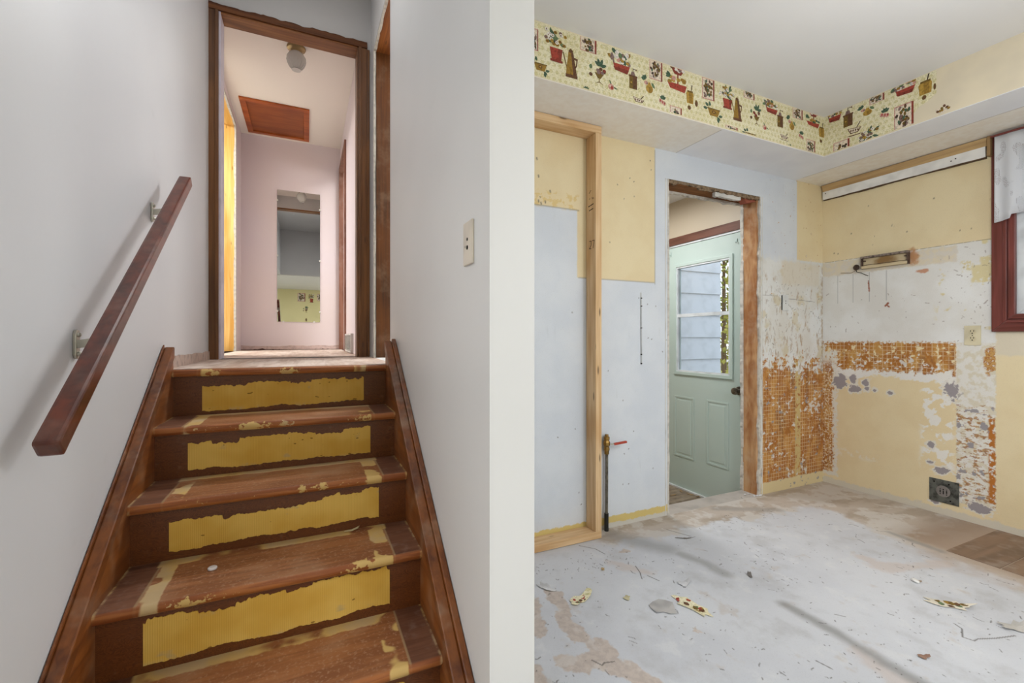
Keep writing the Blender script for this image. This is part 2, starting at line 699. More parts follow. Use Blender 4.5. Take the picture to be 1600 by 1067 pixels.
def glue_grid(g, u, v, seed, fleck=0.0, cols=('a5692f', 'c08a48', '7f5330')):
    """the brown adhesive left by small square tiles, with its pale grid of joints"""
    n = g.noise((12, 12, 7), 4, (seed, 1, 2), 0.65)
    n2 = g.noise(45, 4, (seed, 5, 2), 0.6)
    n3 = g.noise((14, 14, 3), 3, (seed, 9, 4))
    col = g.mix(cols[0], cols[1], g.ss(n, 0.42, 0.62))
    col = g.mix(col, cols[2], g.ss(n3 * 0.6 + n2 * 0.4, 0.52, 0.66) * 0.7)
    P = 0.0262
    ln = None
    for w in (u, v):
        f = g.math('FRACT', w / P)
        d = g.math('ABSOLUTE', f - 0.5)
        m = g.ss(d, 0.41, 0.47)
        ln = m if ln is None else g.mx(ln, m)
    gate = g.ss(g.noise(11, 4, (seed + 3, 2, 2)), 0.36, 0.50)
    col = g.mix(col, 'dcc6a2', ln * gate * 0.8)
    # flakes of old white paint
    fl = g.ss(g.noise(30, 4, (seed, 7, 7), 0.6) + g.noise(6, 2, (seed, 3, 1)) * .7 - .35 + g.ss(v, .55, .95) * .06, 0.65 + fleck, 0.69 + fleck)
    col = g.mix(col, 'd9d6d2', fl * 0.9)
    return col, n2


def wall_back_mat(g):
    x, z = g.x, g.z
    n = g.noise(4, 4)
    e = g.noise(28, 4, (3, 3, 3), 0.6)
    jx = x + (e - 0.5) * 0.03
    jz = z + (e - 0.5) * 0.03
    base = g.mix('dadfe6', 'd2d8e1', g.ss(n, 0.3, 0.7))
    scr = g.noise((24, 24, 5), 4, (8, 0, 0), 0.6)
    base = g.mix(base, 'c2c5c9', g.ss(scr, 0.66, 0.85) * 0.35)
    yel = g.mix(YEL, YEL2, g.ss(n, 0.35, 0.65))
    # yellow paint above the old cabinets and counter
    sx = x + (e - 0.5) * 0.006
    sz = z + (e - 0.5) * 0.008
    X0, X1, X2 = onY(904, 300, KB)[0], onY(917, 300, KB)[0], onY(1023, 300, KB)[0]
    m = g.box(sx, sz, 0.4, X0, 1.775, 3.0, 0.002)
    m = g.mx(m, g.box(sx, sz, X0 - 0.01, X2, 1.408, 3.0, 0.002))
    m = g.mx(m, g.box(sx, sz, 3.215, 3.6, 1.64, 3.0, 0.003))
    col = g.mix(base, yel, m)
    # glue dabs at the lower edge of the yellow bay
    dab = g.box(jx, jz, 0.9, 1.36, 1.775, 1.86, 0.012) * g.ss(e, 0.52, 0.58)
    col = g.mix(col, 'd8b96a', dab * 0.6)
    rim = g.mx(g.line(x, z, X0, 1.408, X2, 1.408, 0.003), g.line(x, z, 0.5, 1.775, X0, 1.775, 0.003))
    rim = g.mx(rim, g.line(x, z, X2, 1.40, X2, 2.2, 0.0025))
    col = g.mix(col, '8d867c', rim * 0.6)
    # dirty white right of the doorway, with brown smears
    right = g.ss(x, 2.80, 2.82)
    dirty = g.mix('e3e4e3', 'dad8d2', g.ss(n, 0.35, 0.6))
    sm = g.noise((30, 30, 9), 5, (1, 6, 2), 0.65)
    dirty = g.mix(dirty, 'a98c66', g.ss(sm + g.ss(z, 1.3, 1.0) * .06, 0.60, 0.72) * g.ss(z, 1.75, 1.45) * 0.7)
    dirty = g.mix(dirty, '9a8a78', g.strokes(scribble(random.Random(31), 130, 2.84, 3.5, .95, 1.55, .004, .05, .003, angle=1.5, clusters=9), .9, (e - .5) * .012) * 0.5)
    dirty = g.mix(dirty, 'c9b98c', g.ss(g.noise(7, 4, (2, 9, 3)), 0.58, 0.68) * 0.5)
    low = g.ss(z + (e - 0.5) * 0.1, 1.66, 1.60)
    col = g.mix(col, dirty, right * low)
    pen = g.mx(g.line(x, z, 2.84, 1.375, 3.0, 1.375, 0.0018), g.line(x, z, 3.09, 1.36, 3.42, 1.345, 0.0018))
    col = g.mix(col, '7d7a76', pen * right * 0.8)
    bpatch = g.box(jx, jz, 3.05, 3.48, 1.46, 1.63, 0.02)
    col = g.mix(col, 'd9d0be', bpatch * 0.7)
    stn = g.ss(jx, 3.485, 3.51) * g.ss(z, 1.7, 1.5) * g.ss(e, 0.40, 0.55)
    col = g.mix(col, 'a08355', stn * 0.6)
    # brown tile adhesive below the old counter
    gc, gh = glue_grid(g, x, z, 2.0)
    strip = g.box(jx, z, 3.195, 3.255, 0.0, 1.0, 0.008)
    gc = g.mix(gc, 'c9b07a', strip * g.ss(e, 0.36, 0.5))
    top = 0.88 + (g.noise(9, 4, (0, 4, 0)) - 0.5) * 0.35
    edge = g.ss(z - top, 0.13, -0.12)
    core = g.ss(edge + (g.noise(30, 4, (2, 2, 9), 0.6) - 0.5) * 2.2, 0.44, 0.56)
    glue = core * g.ss(jx, 2.835, 2.845) * g.ss(jz, 0.07, 0.085)
    col = g.mix(col, gc, glue)
    base_y = g.ss(jz, 0.085, 0.075) * right
    col = g.mix(col, 'd9c79c', base_y)
    # flakes torn to grey plaster
    gp = g.ss(g.noise(17, 3, (5, 5, 1)), 0.68, 0.70) * right * g.ss(z, 1.0, 0.8)
    col = g.mix(col, '9a9698', gp)
    # yellow paint and plaster along the floor, left of the doorway
    lf = g.ss(x, 2.02, 2.0)
    col = g.mix(col, 'd6c07c', g.ss(jz, 0.068, 0.062) * lf)
    col = g.mix(col, 'cfcbc3', g.ss(jz, 0.03, 0.024) * lf)
    # screw holes and the scar of a cable clip
    X3 = onY(1001, 500, KB)[0]
    scar = g.line(x, z, X3, 1.34, X3 + 0.004, 0.93, 0.006)
    col = g.mix(col, 'b3b5b6', scar * 0.8)
    rnd = random.Random(3)
    hole = g.strokes([(u_, v_, u_ + rnd.uniform(-.004, .004), v_ + .003, .0028) for u_, v_ in [(rnd.uniform(1.1, 1.98), rnd.uniform(.1, 2.15)) for _ in range(34)]] +
                     scribble(rnd, 90, 2.84, 3.5, .9, 1.6, .004, .03, .0016, clusters=8))
    hole = g.mx(hole, g.strokes([(u_, v_, u_ + .002, v_ - .008, .004) for u_, v_ in ((1.10, 1.80), (1.115, 1.79), (1.14, 1.80), (1.17, 1.86), (1.09, 2.02), (1.10, 1.93))]))
    col = g.mix(col, '5d564e', hole * 0.8)
    return g.done(col, gh * glue + e * 0.15, 0.35, 0.006)


def wall_right_mat(g):
    y, z = g.y, g.z
    n = g.noise(4, 4)
    e = g.noise(28, 4, (3, 3, 3), 0.6)
    f = g.noise(70, 4, (1, 3, 3), 0.6)
    jy = y + (e - 0.5) * 0.03
    jz = z + (e - 0.5) * 0.03
    col = g.mix(YEL, YEL2, g.ss(n, 0.35, 0.65))
    Ya, Yb = 1.302, 1.135                      # upright strip between cupboard and window
    # white distemper band
    wh = g.mix('e6e6e4', 'dedcd7', g.ss(n, 0.3, 0.6))
    sm = g.noise((40, 40, 18), 5, (1, 6, 2), 0.7)
    wh = g.mix(wh, 'a3968e', g.ss(sm, 0.70, 0.84) * 0.45)
    wh = g.mix(wh, 'd9cb97', g.ss(g.noise((9, 9, 9), 4, (2, 9, 3)), 0.62, 0.68) * g.ss(y, 1.42, 1.36) * 0.9)
    band = g.box(jy, z + (e - 0.5) * 0.012, Yb, 3.0, 1.03, 1.64, 0.004)
    col = g.mix(col, wh, band)
    tanp = g.mx(g.box(jy, jz, 1.135, 1.235, 1.40, 1.50, .006), g.box(jy, jz, 1.135, 1.20, 1.49, 1.545, .006))
    tanp = g.mx(tanp, g.box(jy, jz, 1.23, 1.28, 1.47, 1.53, .01) * g.ss(f, .46, .54))
    col = g.mix(col, 'd8ca98', tanp * g.ss(e, .30, .40) * .9)
    beige = g.box(jy, jz, 1.30, 3.0, 1.535, 1.635, 0.006)
    col = g.mix(col, g.mix('dccfb4', 'd6cdbf', g.ss(e, 0.4, 0.6)), beige * 0.85)
    rim = g.line(y, z, 1.14, 1.64, 2.04, 1.64, 0.002)
    col = g.mix(col, '7a6c58', rim * g.ss(f, 0.35, 0.5) * 0.8)
    for Y in (1.955, 1.855, 1.755, 1.655):
        col = g.mix(col, '8b8c8b', g.line(y, z, Y, 1.53, Y, 1.33, 0.0016) * 0.75)
    # rust stain beside the lamp base
    col = g.mix(col, 'b9783a', g.blob(y, z, 1.515, 1.60, 0.03, 0.05, (e - 0.5) * 1.6, 0.4) * 0.8)
    col = g.mix(col, 'c07a4a', g.blob(y, z, 1.465, 1.50, 0.03, 0.012, (e - 0.5) * 1.6, 0.3) * 0.8)
    # dark flecks
    rnd = random.Random(9)
    fl = g.strokes(scribble(rnd, 60, 1.14, 2.04, 1.06, 1.5, .002, .022, .0018, clusters=9) + scribble(rnd, 40, 1.14, 1.28, 1.1, 1.6, .002, .02, .0016, clusters=4)) * band
    col = g.mix(col, '8a7a70', fl * 0.7)
    col = g.mix(col, '5a4c40', g.strokes(scribble(rnd, 16, 1.15, 2.0, 1.68, 2.05, .002, .006, .003)) * 0.8)
    col = g.mix(col, '9a5f48', g.strokes([(1.66, 1.295, 1.645, 1.31, .006), (1.655, 1.30, 1.64, 1.285, .005), (1.76, 1.47, 1.755, 1.40, .004)], .5, (f - .5) * .01))
    # white rim below the adhesive, patches of bare plaster
    low = g.box(jy, z + (n - 0.5) * 0.12 + (e - 0.5) * 0.06, Ya, 3.0, 0.815, 0.92, 0.005)
    col = g.mix(col, 'e6e4e0', low)
    # brown tile adhesive band
    gc, gh = glue_grid(g, y, z, 6.0, 0.09, ('ab6f30', 'c4924e', '87583a'))
    top = g.ss(z + (f - 0.5) * 0.05, 1.058, 1.045)
    bot = g.ss(z + (e - 0.5) * 0.10, 0.845, 0.862)
    glue = top * bot * g.ss(y + (f - 0.5) * 0.02, Ya - 0.002, Ya + 0.008)
    thr = g.ss(g.noise(30, 4, (6, 2, 9), 0.6), 0.36, 0.42)
    glue = glue * thr
    col = g.mix(col, gc, glue)
    # the same glue turns the corner
    cor = g.ss(y + (e - .5) * .06 + (f - .5) * .03, 1.985, 1.992) * g.ss(z, .95, .85) * g.ss(jz, .09, .10)
    wc = g.ss(y + (e - .5) * .06, 1.955, 1.962) * g.ss(z + (e - .5) * .1, 1.0, .98) * g.ss(jz, .06, .07)
    col = g.mix(col, 'dfdbd2', wc * g.ss(f, .36, .44))
    col = g.mix(col, gc, cor * g.ss(f, .40, .46))
    # upright strip: white with brown remains
    st = g.box(y + (f - 0.5) * 0.02, z, Yb, Ya, 0.10, 1.05, 0.003)
    sw = g.mix('e2dfd8', 'd8d0bc', g.ss(e, 0.45, 0.6))
    br = g.ss(g.noise((26, 26, 50), 5, (8, 8, 1), 0.65) - g.ss(z, 0.60, 0.80) * 0.22, 0.53, 0.57)
    sw = g.mix(sw, g.mix('96653c', 'b98f58', g.ss(f, 0.4, 0.6)), br * 0.9)
    sw = g.mix(sw, '9a9598', g.ss(g.noise(15, 3, (1, 8, 5)), 0.63, 0.65) * g.ss(z, 0.8, 0.7))
    sw = g.mix(sw, 'b4702c', g.box(jy, z, Yb, Yb + 0.03, 0.14, 0.62, 0.004) * g.ss(e, 0.42, 0.5))
    sw = g.mix(sw, g.mix('a5692f', 'c49a5c', g.ss(f, .45, .55)), g.blob(y, z, 1.155, 0.955, 0.030, 0.075, (e - 0.5) * 1.8, 0.15) * g.ss(f, .34, .42))
    col = g.mix(col, sw, st)
    # white splotches left of the strip
    sp = g.ss(g.noise((13, 13, 15), 4, (3, 1, 4)), 0.53, 0.545) * g.box(jy, jz, Ya + 0.01, 1.47, 0.27, 0.90, 0.02)
    col = g.mix(col, 'e8e5de', sp)
    # bare grey plaster where paint came off
    gp = None
    for px, py, a, b in ((1313, 596, .045, .055), (1333, 592, .022, .03), (1336, 607, .035, .024), (1353, 598, .018, .024),
                         (1354, 607, .017, .012), (1366, 610, .011, .011), (1391, 614, .016, .011), (1486, 610, .032, .048),
                         (1454, 694, .016, .018), (1455, 722, .015, .008), (1471, 735, .034, .020), (1460, 783, .018, .014),
                         (1531, 794, .050, .030)):
        Y, Z = onX(px, py, KR)
        m = g.blob(y, z, Y, Z, a, b, (e - 0.5) * 2.2, 0.03)
        rim2 = g.blob(y, z, Y, Z, a + .010, b + .012, (e - 0.5) * 2.4, 0.03)
        col = g.mix(col, 'e0dbd2', rim2 * 0.9)
        gp = m if gp is None else g.mx(gp, m)
    col = g.mix(col, '9b9497', gp)
    col = g.mix(col, 'e6e2da', g.box(jy, jz, 1.70, 1.95, 0.235, 0.285, 0.02) * g.ss(e, 0.5, 0.6) * 0.6)
    # foot of the wall
    foot = g.ss(z + (e - 0.5) * 0.05, 0.045, 0.038)
    col = g.mix(col, 'd5cdbd', foot)
    # window side, below the sill: cream filler
    col = g.mix(col, 'd8cfbd', g.box(jy, jz, 0.0, Yb, 0.98, 1.12, 0.01) * 0.8)
    return g.done(col, gh * glue + e * 0.15 - gp * 0.6, 0.35, 0.006)


M['back'] = plain('bare_plaster_back', 'c9c9c6')
M['right'] = plain('bare_plaster_right', 'e4d3ac')


def scribble(rnd, n, u0, u1, v0, v1, lmin, lmax, w, angle=None, clusters=0):
    """n short strokes, partly gathered in clusters"""
    cs = [(rnd.uniform(u0, u1), rnd.uniform(v0, v1)) for _ in range(clusters)]
    out = []
    for k in range(n):
        if cs and rnd.random() < 0.65:
            c = rnd.choice(cs)
            x, y = rnd.gauss(c[0], 0.09), rnd.gauss(c[1], 0.07)
        else:
            x, y = rnd.uniform(u0, u1), rnd.uniform(v0, v1)
        a = (rnd.uniform(0, 6.3) if angle is None else rnd.gauss(angle, 0.35))
        L = rnd.uniform(lmin, lmax) * rnd.random()
        ww = w * rnd.uniform(0.6, 1.4)
        x1, y1 = x + L * math.cos(a), y + L * math.sin(a)
        out.append((x, y, x1, y1, ww))
        if rnd.random() < 0.35:
            a += rnd.uniform(-1, 1)
            out.append((x1, y1, x1 + L * 0.6 * math.cos(a), y1 + L * 0.6 * math.sin(a), ww))
    return out


def floor_mat(g):
    x, y = g.x, g.y
    big = g.noise(1.6, 4)
    e = g.noise(9, 5, (1, 1, 1), 0.62)
    m_ = g.noise(4, 4, (7, 1, 1), 0.6)
    f = g.noise(45, 3, (5, 1, 1), 0.6)
    col = g.mix('c4c6cc', 'cfd1d6', g.ss(big, 0.3, 0.7))
    col = g.mix(col, 'b4b4b6', g.ss(m_ * 0.5 + e * 0.5, 0.50, 0.70) * 0.6)
    col = g.mix(col, 'd6d7d9', g.ss(e, 0.42, 0.3) * 0.5)
    col = g.mix(col, 'bdb2a8', g.ss(g.noise((7, 7, 7), 4, (4, 8, 1), .65), 0.62, 0.76) * 0.5)

    def P(px, py): return onZ(px, py, 0)

    def path(pts, w):
        q = [P(*p) for p in pts]
        return [(*a, *b, w) for a, b in zip(q, q[1:])]
    wob = (e - 0.5) * 0.11 + (m_ - 0.5) * 0.08
    # tan paper where the grey skin has been scraped away
    tan = g.mix('c3b5aa', 'b5a79d', g.ss(f, 0.35, 0.65))
    tan = g.mix(tan, 'd0c9c4', g.ss(e, 0.52, 0.62) * 0.6)
    t = g.strokes(path(((866, 932), (885, 968), (915, 1000), (950, 1022)), .030) + path(((832, 935), (842, 985)), .022) + path(((880, 1035), (930, 1035), (985, 1045), (1010, 1070)), .036) +
                  path(((832, 1050), (850, 1075)), .040) + path(((955, 866), (975, 862)), .018) + path(((1090, 985), (1100, 990)), .012), 0.12, wob)
    col = g.mix(col, tan, t * 0.9)
    t2 = g.strokes(path(((1352, 872), (1385, 888), (1450, 886), (1480, 880)), .032) + path(((1340, 1015), (1372, 1042), (1420, 1075)), .035) + path(((960, 880), (1010, 895)), .03), 0.6, wob)
    col = g.mix(col, 'c6b8b0', t2 * 0.6)
    # worn tan strip along the back wall and the right wall
    bk = g.ss(y + (e - 0.5) * 0.22 + (m_ - 0.5) * 0.2 + (x - 1.4) * 0.07, 1.86, 1.93) * g.ss(x, 1.36, 1.46)
    rt = g.ss(x + (e - 0.5) * 0.22 + (m_ - 0.5) * 0.25 - (y - 1.4) * 0.10, 2.84, 2.95)
    ply = g.mix('bdb0a3', 'a89886', g.ss(g.noise((3, 8, 4), 4, (3, 3, 0)), 0.4, 0.65))
    ply = g.mix(ply, 'cfcac4', g.ss(m_ + (e - .5) * .5, 0.5, 0.58) * 0.75)
    col = g.mix(col, ply, g.mx(bk, rt) * 0.9)
    right = g.ss(x + (e - 0.5) * 0.1, 2.86, 3.0) * g.ss(y, 1.45, 1.2)
    col = g.mix(col, '8f7763', right * 0.85)
    fade = g.ss(x + (e - 0.5) * 0.25, 2.66, 2.93) * g.ss(y, 1.35, 1.05)
    col = g.mix(col, 'b39f8e', fade * 0.7)
    # grey smears: by the pipe and two long trowel strokes
    wg = (e - 0.5) * 0.05
    sm = g.strokes(path(((962, 838), (1040, 858)), .06), 0.9, wg * 1.4) * .6
    sm = g.mx(sm, g.strokes(path(((1062, 866), (1100, 880), (1132, 897)), .028), 0.95, wg * 1.0) * .6)
    sm = g.mx(sm, g.strokes(path(((1226, 945), (1300, 985), (1380, 1035), (1470, 1085)), .024), 0.95, wg * .7) * .75)
    sm = g.mx(sm, g.strokes(path(((1120, 795), (1215, 797)), .03), 0.8, wg) * .45)
    sm = g.mx(sm, g.strokes(path(((1390, 832), (1470, 862)), .018), 0.8, wg) * .6)
    col = g.mix(col, '8b8a89', sm)
    # scratches, cracks and crumbs
    rnd = random.Random(5)
    sc_ = scribble(rnd, 620, .6, 3.0, .45, 1.85, .004, .036, .0014, clusters=30) + scribble(rnd, 300, .6, 2.9, .45, 1.9, .001, .005, .0017, clusters=16)
    for q in (((1491, 975), (1503, 983), (1504, 996), (1522, 1002), (1528, 999), (1556, 998), (1586, 994)), ((1042, 828), (1060, 833), (1078, 838)),
              ((905, 853), (930, 858), (945, 866)), ((925, 1032), (941, 1040), (944, 1036), (960, 1034)), ((993, 885), (1000, 895), (1003, 905)), ((1012, 900), (1030, 908)), ((1275, 1033), (1300, 1046))):
        sc_ += path(q, .0024)
    col = g.mix(col, '57534f', g.strokes(sc_) * 0.85)
    return g.done(col, f * 0.4 + e * 0.8 - t * 0.6)


M['floor'] = plain('bare_underlay', 'b9b3ad', var=.05)
M['plywood'] = wood('worn_plywood', '75604f', '93796499'[:6], 'x', 14, 2.5, 0.65, 0.2, dust='ada195', dust_amt=0.5)
M['plywood2'] = wood('tan_plywood', '96816d', 'bda791', 'y', 30, 2.5, 0.65, 0.2, dust='cbc2b8', dust_amt=0.8)
M['land_floor'] = wood('bare_landing_boards', 'b39a89', 'd9c8ba', 'y', 40, 3, 0.6, 0.2, dust='e6dcd6', dust_amt=0.7)
M['mud_floor'] = wood('mud_room_boards', '6e6152', '9a8a76', 'x', 30, 3, 0.7, 0.2, dust='a89c8c', dust_amt=0.6)
M['oak'] = wood('door_casing_wood', '593820', '82552f', 'z', 70, 2.5, 0.45, 0.4, knots=0.5)
M['oak_h'] = wood('door_head_wood', '714322', '9c6638', 'x', 70, 2.5, 0.45, 0.4, knots=0.5)
M['oak_y'] = wood('door_head_wood_side', '7a431f', 'ab672f', 'y', 70, 2.5, 0.45, 0.4, knots=0.5)
M['red_wood'] = wood('dark_red_jamb_wood', '4a2a11', '75441b', 'z', 60, 2.2, 0.45, 0.4, knots=0.8, dust='b79c80', dust_amt=0.25)
M['yellow_wood'] = wood('yellow_varnished_wood', 'd6a04c', 'efc980', 'z', 50, 2.2, 0.4, 0.4, knots=0.7)
M['yellow_wood_y'] = wood('yellow_varnished_head', 'd6a04c', 'efc980', 'y', 50, 2.2, 0.4, 0.4)
M['hatch_wood'] = wood('hatch_plywood', '7d3a14', '97501f', 'x', 40, 4, 0.4, 0.4)
M['hatch_frame'] = wood('hatch_frame_wood', '8a3f16', 'b45f2a', 'x', 60, 4, 0.4, 0.4)
M['plaster_edge'] = plain('broken_plaster_edge', 'd2cdc4', 0.8, 0.1, var=0.07, vs=30)

# ------------------------------------------------------------------ the setting
m = MB(); m.wall(fX, (.98, DY + .12), (-.1, UPC + .1), WL, WL - .11)
m.box(WL - .11, WL, -.25, .98, KC, UPC + .1)
struct('wall_left', m, M['stair_white'], 'white painted wall that carries the wooden handrail')

m = MB(); m.wall(fX, (PE, DY), (-.1, UPC + .1), WR, PK, [(2.384, 3.027, LZ, 2.965)])
struct('wall_partition', m, M['part_white'], 'white wall between stairs and kitchen, ending in a bare face')
m = MB(); m.box(WR, PK, -.25, PE, KC, UPC + .1)
struct('wall_upper', m, M['part_white'], 'white wall over the opening beside the stairs')

m = MB(); m.wall(fY, (WL - .11, PK), (-.1, UPC + .1), DY, DY + .115, [(-.484, .318, LZ, 3.035)])
struct('wall_landing', m, M['grey_paint'], 'grey wall at the top of the stairs around the hall doorway')
m = MB(); m.wall(fY, (WL - .11, WR), (KC, UPC + .1), -.13, -.25)
struct('wall_bulkhead', m, M['grey_paint'], 'grey wall above the living room opening')

m = MB(); m.wall(fX, (DY + .115, HY + .1), (LZ - .1, HZ + .3), HL, HL - .113, [(3.9, 5.05, LZ, 3.15)])
struct('wall_hall_left', m, M['lilac'], 'left wall of the upper hall with an open doorway')
m = MB(); m.wall(fX, (DY + .115, HY + .1), (LZ - .1, HZ + .3), HR, HR + .113, [(4.62, 5.33, LZ, 2.93)])
struct('wall_hall_right', m, M['lilac'], 'right wall of the upper hall')
m = MB(); m.wall(fY, (HL - .113, HR + .113), (LZ - .1, HZ + .3), HY, HY + .1)
struct('wall_hall_end', m, M['lilac'], 'pale lilac end wall of the upper hall')
m = MB(); m.wall(fZ, (HL - .113, HR + .113), (DY + .115, HY + .1), HZ, HZ + .1)
struct('ceiling_hall', m, M['hall_white'], 'cream white ceiling of the upper hall')
m = MB(); m.wall(fZ, (WL - .11, PK), (-.25, DY + .115), UPC, UPC + .1)
struct('ceiling_stairwell', m, M['grey_paint'], 'ceiling high above the stairs')

m = MB()
m.wall(fZ, (WL, WR), (NY[0] + .05, DY), LZ - .05, LZ)
m.wall(fZ, (-.484, .318), (DY, DY + .115), LZ - .05, LZ)
m.wall(fZ, (HL - .113, HR + .113), (DY + .115, HY), LZ - .05, LZ)
struct('floor_landing', m, M['land_floor'], 'bare dusty boards of the landing and upper hall')

m = MB(); m.wall(fY, (PK, KR + .12), (-.3, KC + .1), KB, KB + .126, [(OX0, OX1, -.3, OZ)])
wall_back = struct('wall_back', m, M['back'], 'stripped kitchen wall with yellow and white paint around the doorway')
m = MB(); m.wall(fX, (LB - .12, KB), (-.1, KC + .1), KR, KR + .12, [(.03, 1.055, 1.205, 2.13), (-2.7, -1.1, .85, 2.15)])
wall_right = struct('wall_right', m, M['right'], 'stripped kitchen wall with a band of brown tile glue and the window')
m = MB(); m.wall(fY, (LL - .12, KR + .12), (-.1, KC + .1), LB, LB - .12, [(.9, 3.2, .35, 2.2)])
M['rear'] = painted_wall('living_room_yellow_paint', 'd8cf9a', 'e0d7a4', 'a09870', .2)
struct('wall_rear', m, M['rear'], 'yellow wall of the living room behind the camera')
m = MB()
m.wall(fX, (LB, 1.1), (-.1, KC + .1), LL, LL - .12, [(-2.6, -.8, .6, 2.15)])
m.wall(fY, (LL, WL - .11), (-.1, KC + .1), .98, 1.1)
struct('wall_living_room', m, M['part_white'], 'white walls of the living room left of the camera')
m = MB()
m.wall(fZ, (LL, KR), (LB, -.25), KC, KC + .1)
m.wall(fZ, (LL, WL - .11), (-.25, 1.1), KC, KC + .1)
m.wall(fZ, (PK, KR), (-.25, KB), KC, KC + .1)
struct('ceiling', m, M['ceil'], 'white kitchen ceiling')
m = MB()
m.wall(fZ, (LL - .1, KR + .1), (LB - .1, KB), -.1, 0)
m.box(OX0, OX1, KB, KB + .126, -.28, 0)
m.box(WL - .11, PK, KB, DY, -.1, 0)
fl = struct('floor', m, M['floor'], 'grey scraped kitchen underlay with torn tan patches')
painted_layer('paint_layer', 'xz', steps((.517, 1.0, .012), (1.0, OX0, .004), (OX0, OX1, .2), (OX1, KR - .001, .0027)),
              steps((0.0, 1.10, .0027), (1.10, KS, .0042)), KB, -1, wall_back_mat, wall_back, hole=(OX0, OX1, -1, OZ),
              label='flaking paint, scrawls and tile glue on the kitchen back wall')
painted_layer('paint_layer', 'yz', steps((.6, 1.10, .006), (1.10, KB - .001, .0028)),
              steps((0.0, 1.66, .0028), (1.66, KS, .008)), KR, -1, wall_right_mat, wall_right, hole=(0, 1.055, 1.205, 2.13),
              label='yellow paint, white band and brown tile glue on the window wall')
painted_layer('underlay_skin', 'xy', steps((.52, 2.6, .0033), (2.6, 3.516, .0046)), steps((.25, 1.5, .0033), (1.5, KB - .002, .0046)), 0, 1, floor_mat, fl, relief=.0012,
              rough=.55, label='grey scraped skin of the underlay')
# bare plywood where base cabinets stood
Ya, Yb = 1.128, .93
for a, b, mt in ((Ya + .003, KB - .07, 'plywood2'), (Yb + .003, Ya - .003, 'plywood'), (-.4, Yb - .003, 'plywood')):
    n = 14
    xs = [2.935 + (.004 if mt == 'plywood' else .0) for _ in range(n)]
    if mt == 'plywood2':
        continue
    p = MB(); p.box(2.936, KR - .012, a, b, -.02, .005)
    tag(p.build('plywood_panel', M[mt], fl, bevel=.001), 'bare brown plywood panel by the right wall')

# soffits: one box along the back wall, one along the right wall
m = MB()
m.box(PK, KR, SFY, KB, KS, KC)
struct('trim_1', m, M['soffit'], 'boxed soffit along the kitchen back wall')
m = MB()
m.box(SFX, KR, -.9, SFY, KS, KC)
struct('trim_2', m, M['soffit'], 'boxed soffit along the kitchen window wall')

# upstairs side rooms
m = MB()
m.wall(fX, (2.1, 5.62), (LZ - .1, 3.45), 1.75, 1.85)
m.wall(fY, (PK, 1.75), (LZ - .1, 3.45), 2.2, 2.1)
m.wall(fY, (HR + .113, 1.85), (LZ - .1, 3.45), 5.52, 5.62, [(.6, 1.65, 1.45, 3.1)])
m.wall(fZ, (PK, 1.75), (2.2, 5.52), LZ - .06, LZ)
m.wall(fZ, (HR + .113, PK), (DY + .115, 5.52), LZ - .06, LZ)
m.wall(fZ, (HR + .113, 1.85), (2.1, 5.62), 3.35, 3.45)
struct('wall_side_room_right', m, M['dark_room'], 'walls of the room right of the landing')
m = MB()
m.wall(fX, (3.1, 6.0), (LZ - .1, 3.45), -2.9, -3.0, [(3.7, 5.6, 1.3, 3.1)])
m.wall(fY, (-3.0, HL - .113), (LZ - .1, 3.45), 3.27, 3.17)
m.wall(fY, (-3.0, HL - .113), (LZ - .1, 3.45), 5.9, 6.0)
m.wall(fZ, (-3.0, HL - .113), (3.2, 5.9), LZ - .06, LZ)
m.wall(fZ, (-3.0, HL - .113), (3.2, 5.9), 3.35, 3.45)
struct('wall_side_room_left', m, M['dark_room'], 'walls of the room left of the upper hall')

# mud room behind the kitchen doorway
M['mud_wall'] = painted_wall('mud_room_paint', 'd8c9b2', 'cfc0a8', 'a8977c', .2)
DYA, DYB = 2.205, 3.02           # outer door between these depths
m = MB()
m.wall(fX, (KB + .126, 3.3), (MF - .1, 2.35), MX, MX + .14, [(DYA, DYB, MF, 1.865)])
struct('wall_mud_room', m, M['mud_wall'], 'beige wall over the outer door')
m = MB()
m.wall(fY, (1.80, MX + .14), (MF - .1, 2.35), 3.3, 3.4)
m.wall(fX, (KB + .126, 3.4), (MF - .1, 2.35), 1.85, 1.75)
struct('wall_mud_room_far', m, M['mud_wall'], 'beige far walls of the mud room')
m = MB(); m.wall(fZ, (1.75, MX), (KB + .126, 3.4), 2.245, 2.35)
struct('ceiling_mud_room', m, M['ceil'], 'white ceiling of the mud room')
m = MB(); m.wall(fZ, (1.75, MX + .1), (KB + .126, 3.4), MF - .1, MF)
struct('floor_mud_room', m, M['mud_floor'], 'low dirty floor of the mud room')

# ------------------------------------------------------------------ daylight portals at the windows
area_light('rear_window_portal', (2.05, LB - .14, 1.275), (R(90), 0, 0), 2.3, 1.85, 1, portal=True)
area_light('kitchen_window_portal', (KR + .14, .54, 1.67), (R(90), 0, R(90)), 1.03, .93, 1, portal=True)
area_light('side_window_portal', (KR + .14, -1.9, 1.5), (R(90), 0, R(90)), 1.6, 1.3, 1, portal=True)
area_light('living_window_portal', (LL - .14, -1.7, 1.37), (R(90), 0, R(-90)), 1.8, 1.55, 1, portal=True)
area_light('room_window_portal', (1.125, 5.64, 2.28), (R(90), 0, R(180)), 1.05, 1.65, 1, portal=True)
area_light('bedroom_window_portal', (-3.02, 4.65, 2.2), (R(90), 0, R(-90)), 1.9, 1.8, 1, portal=True)


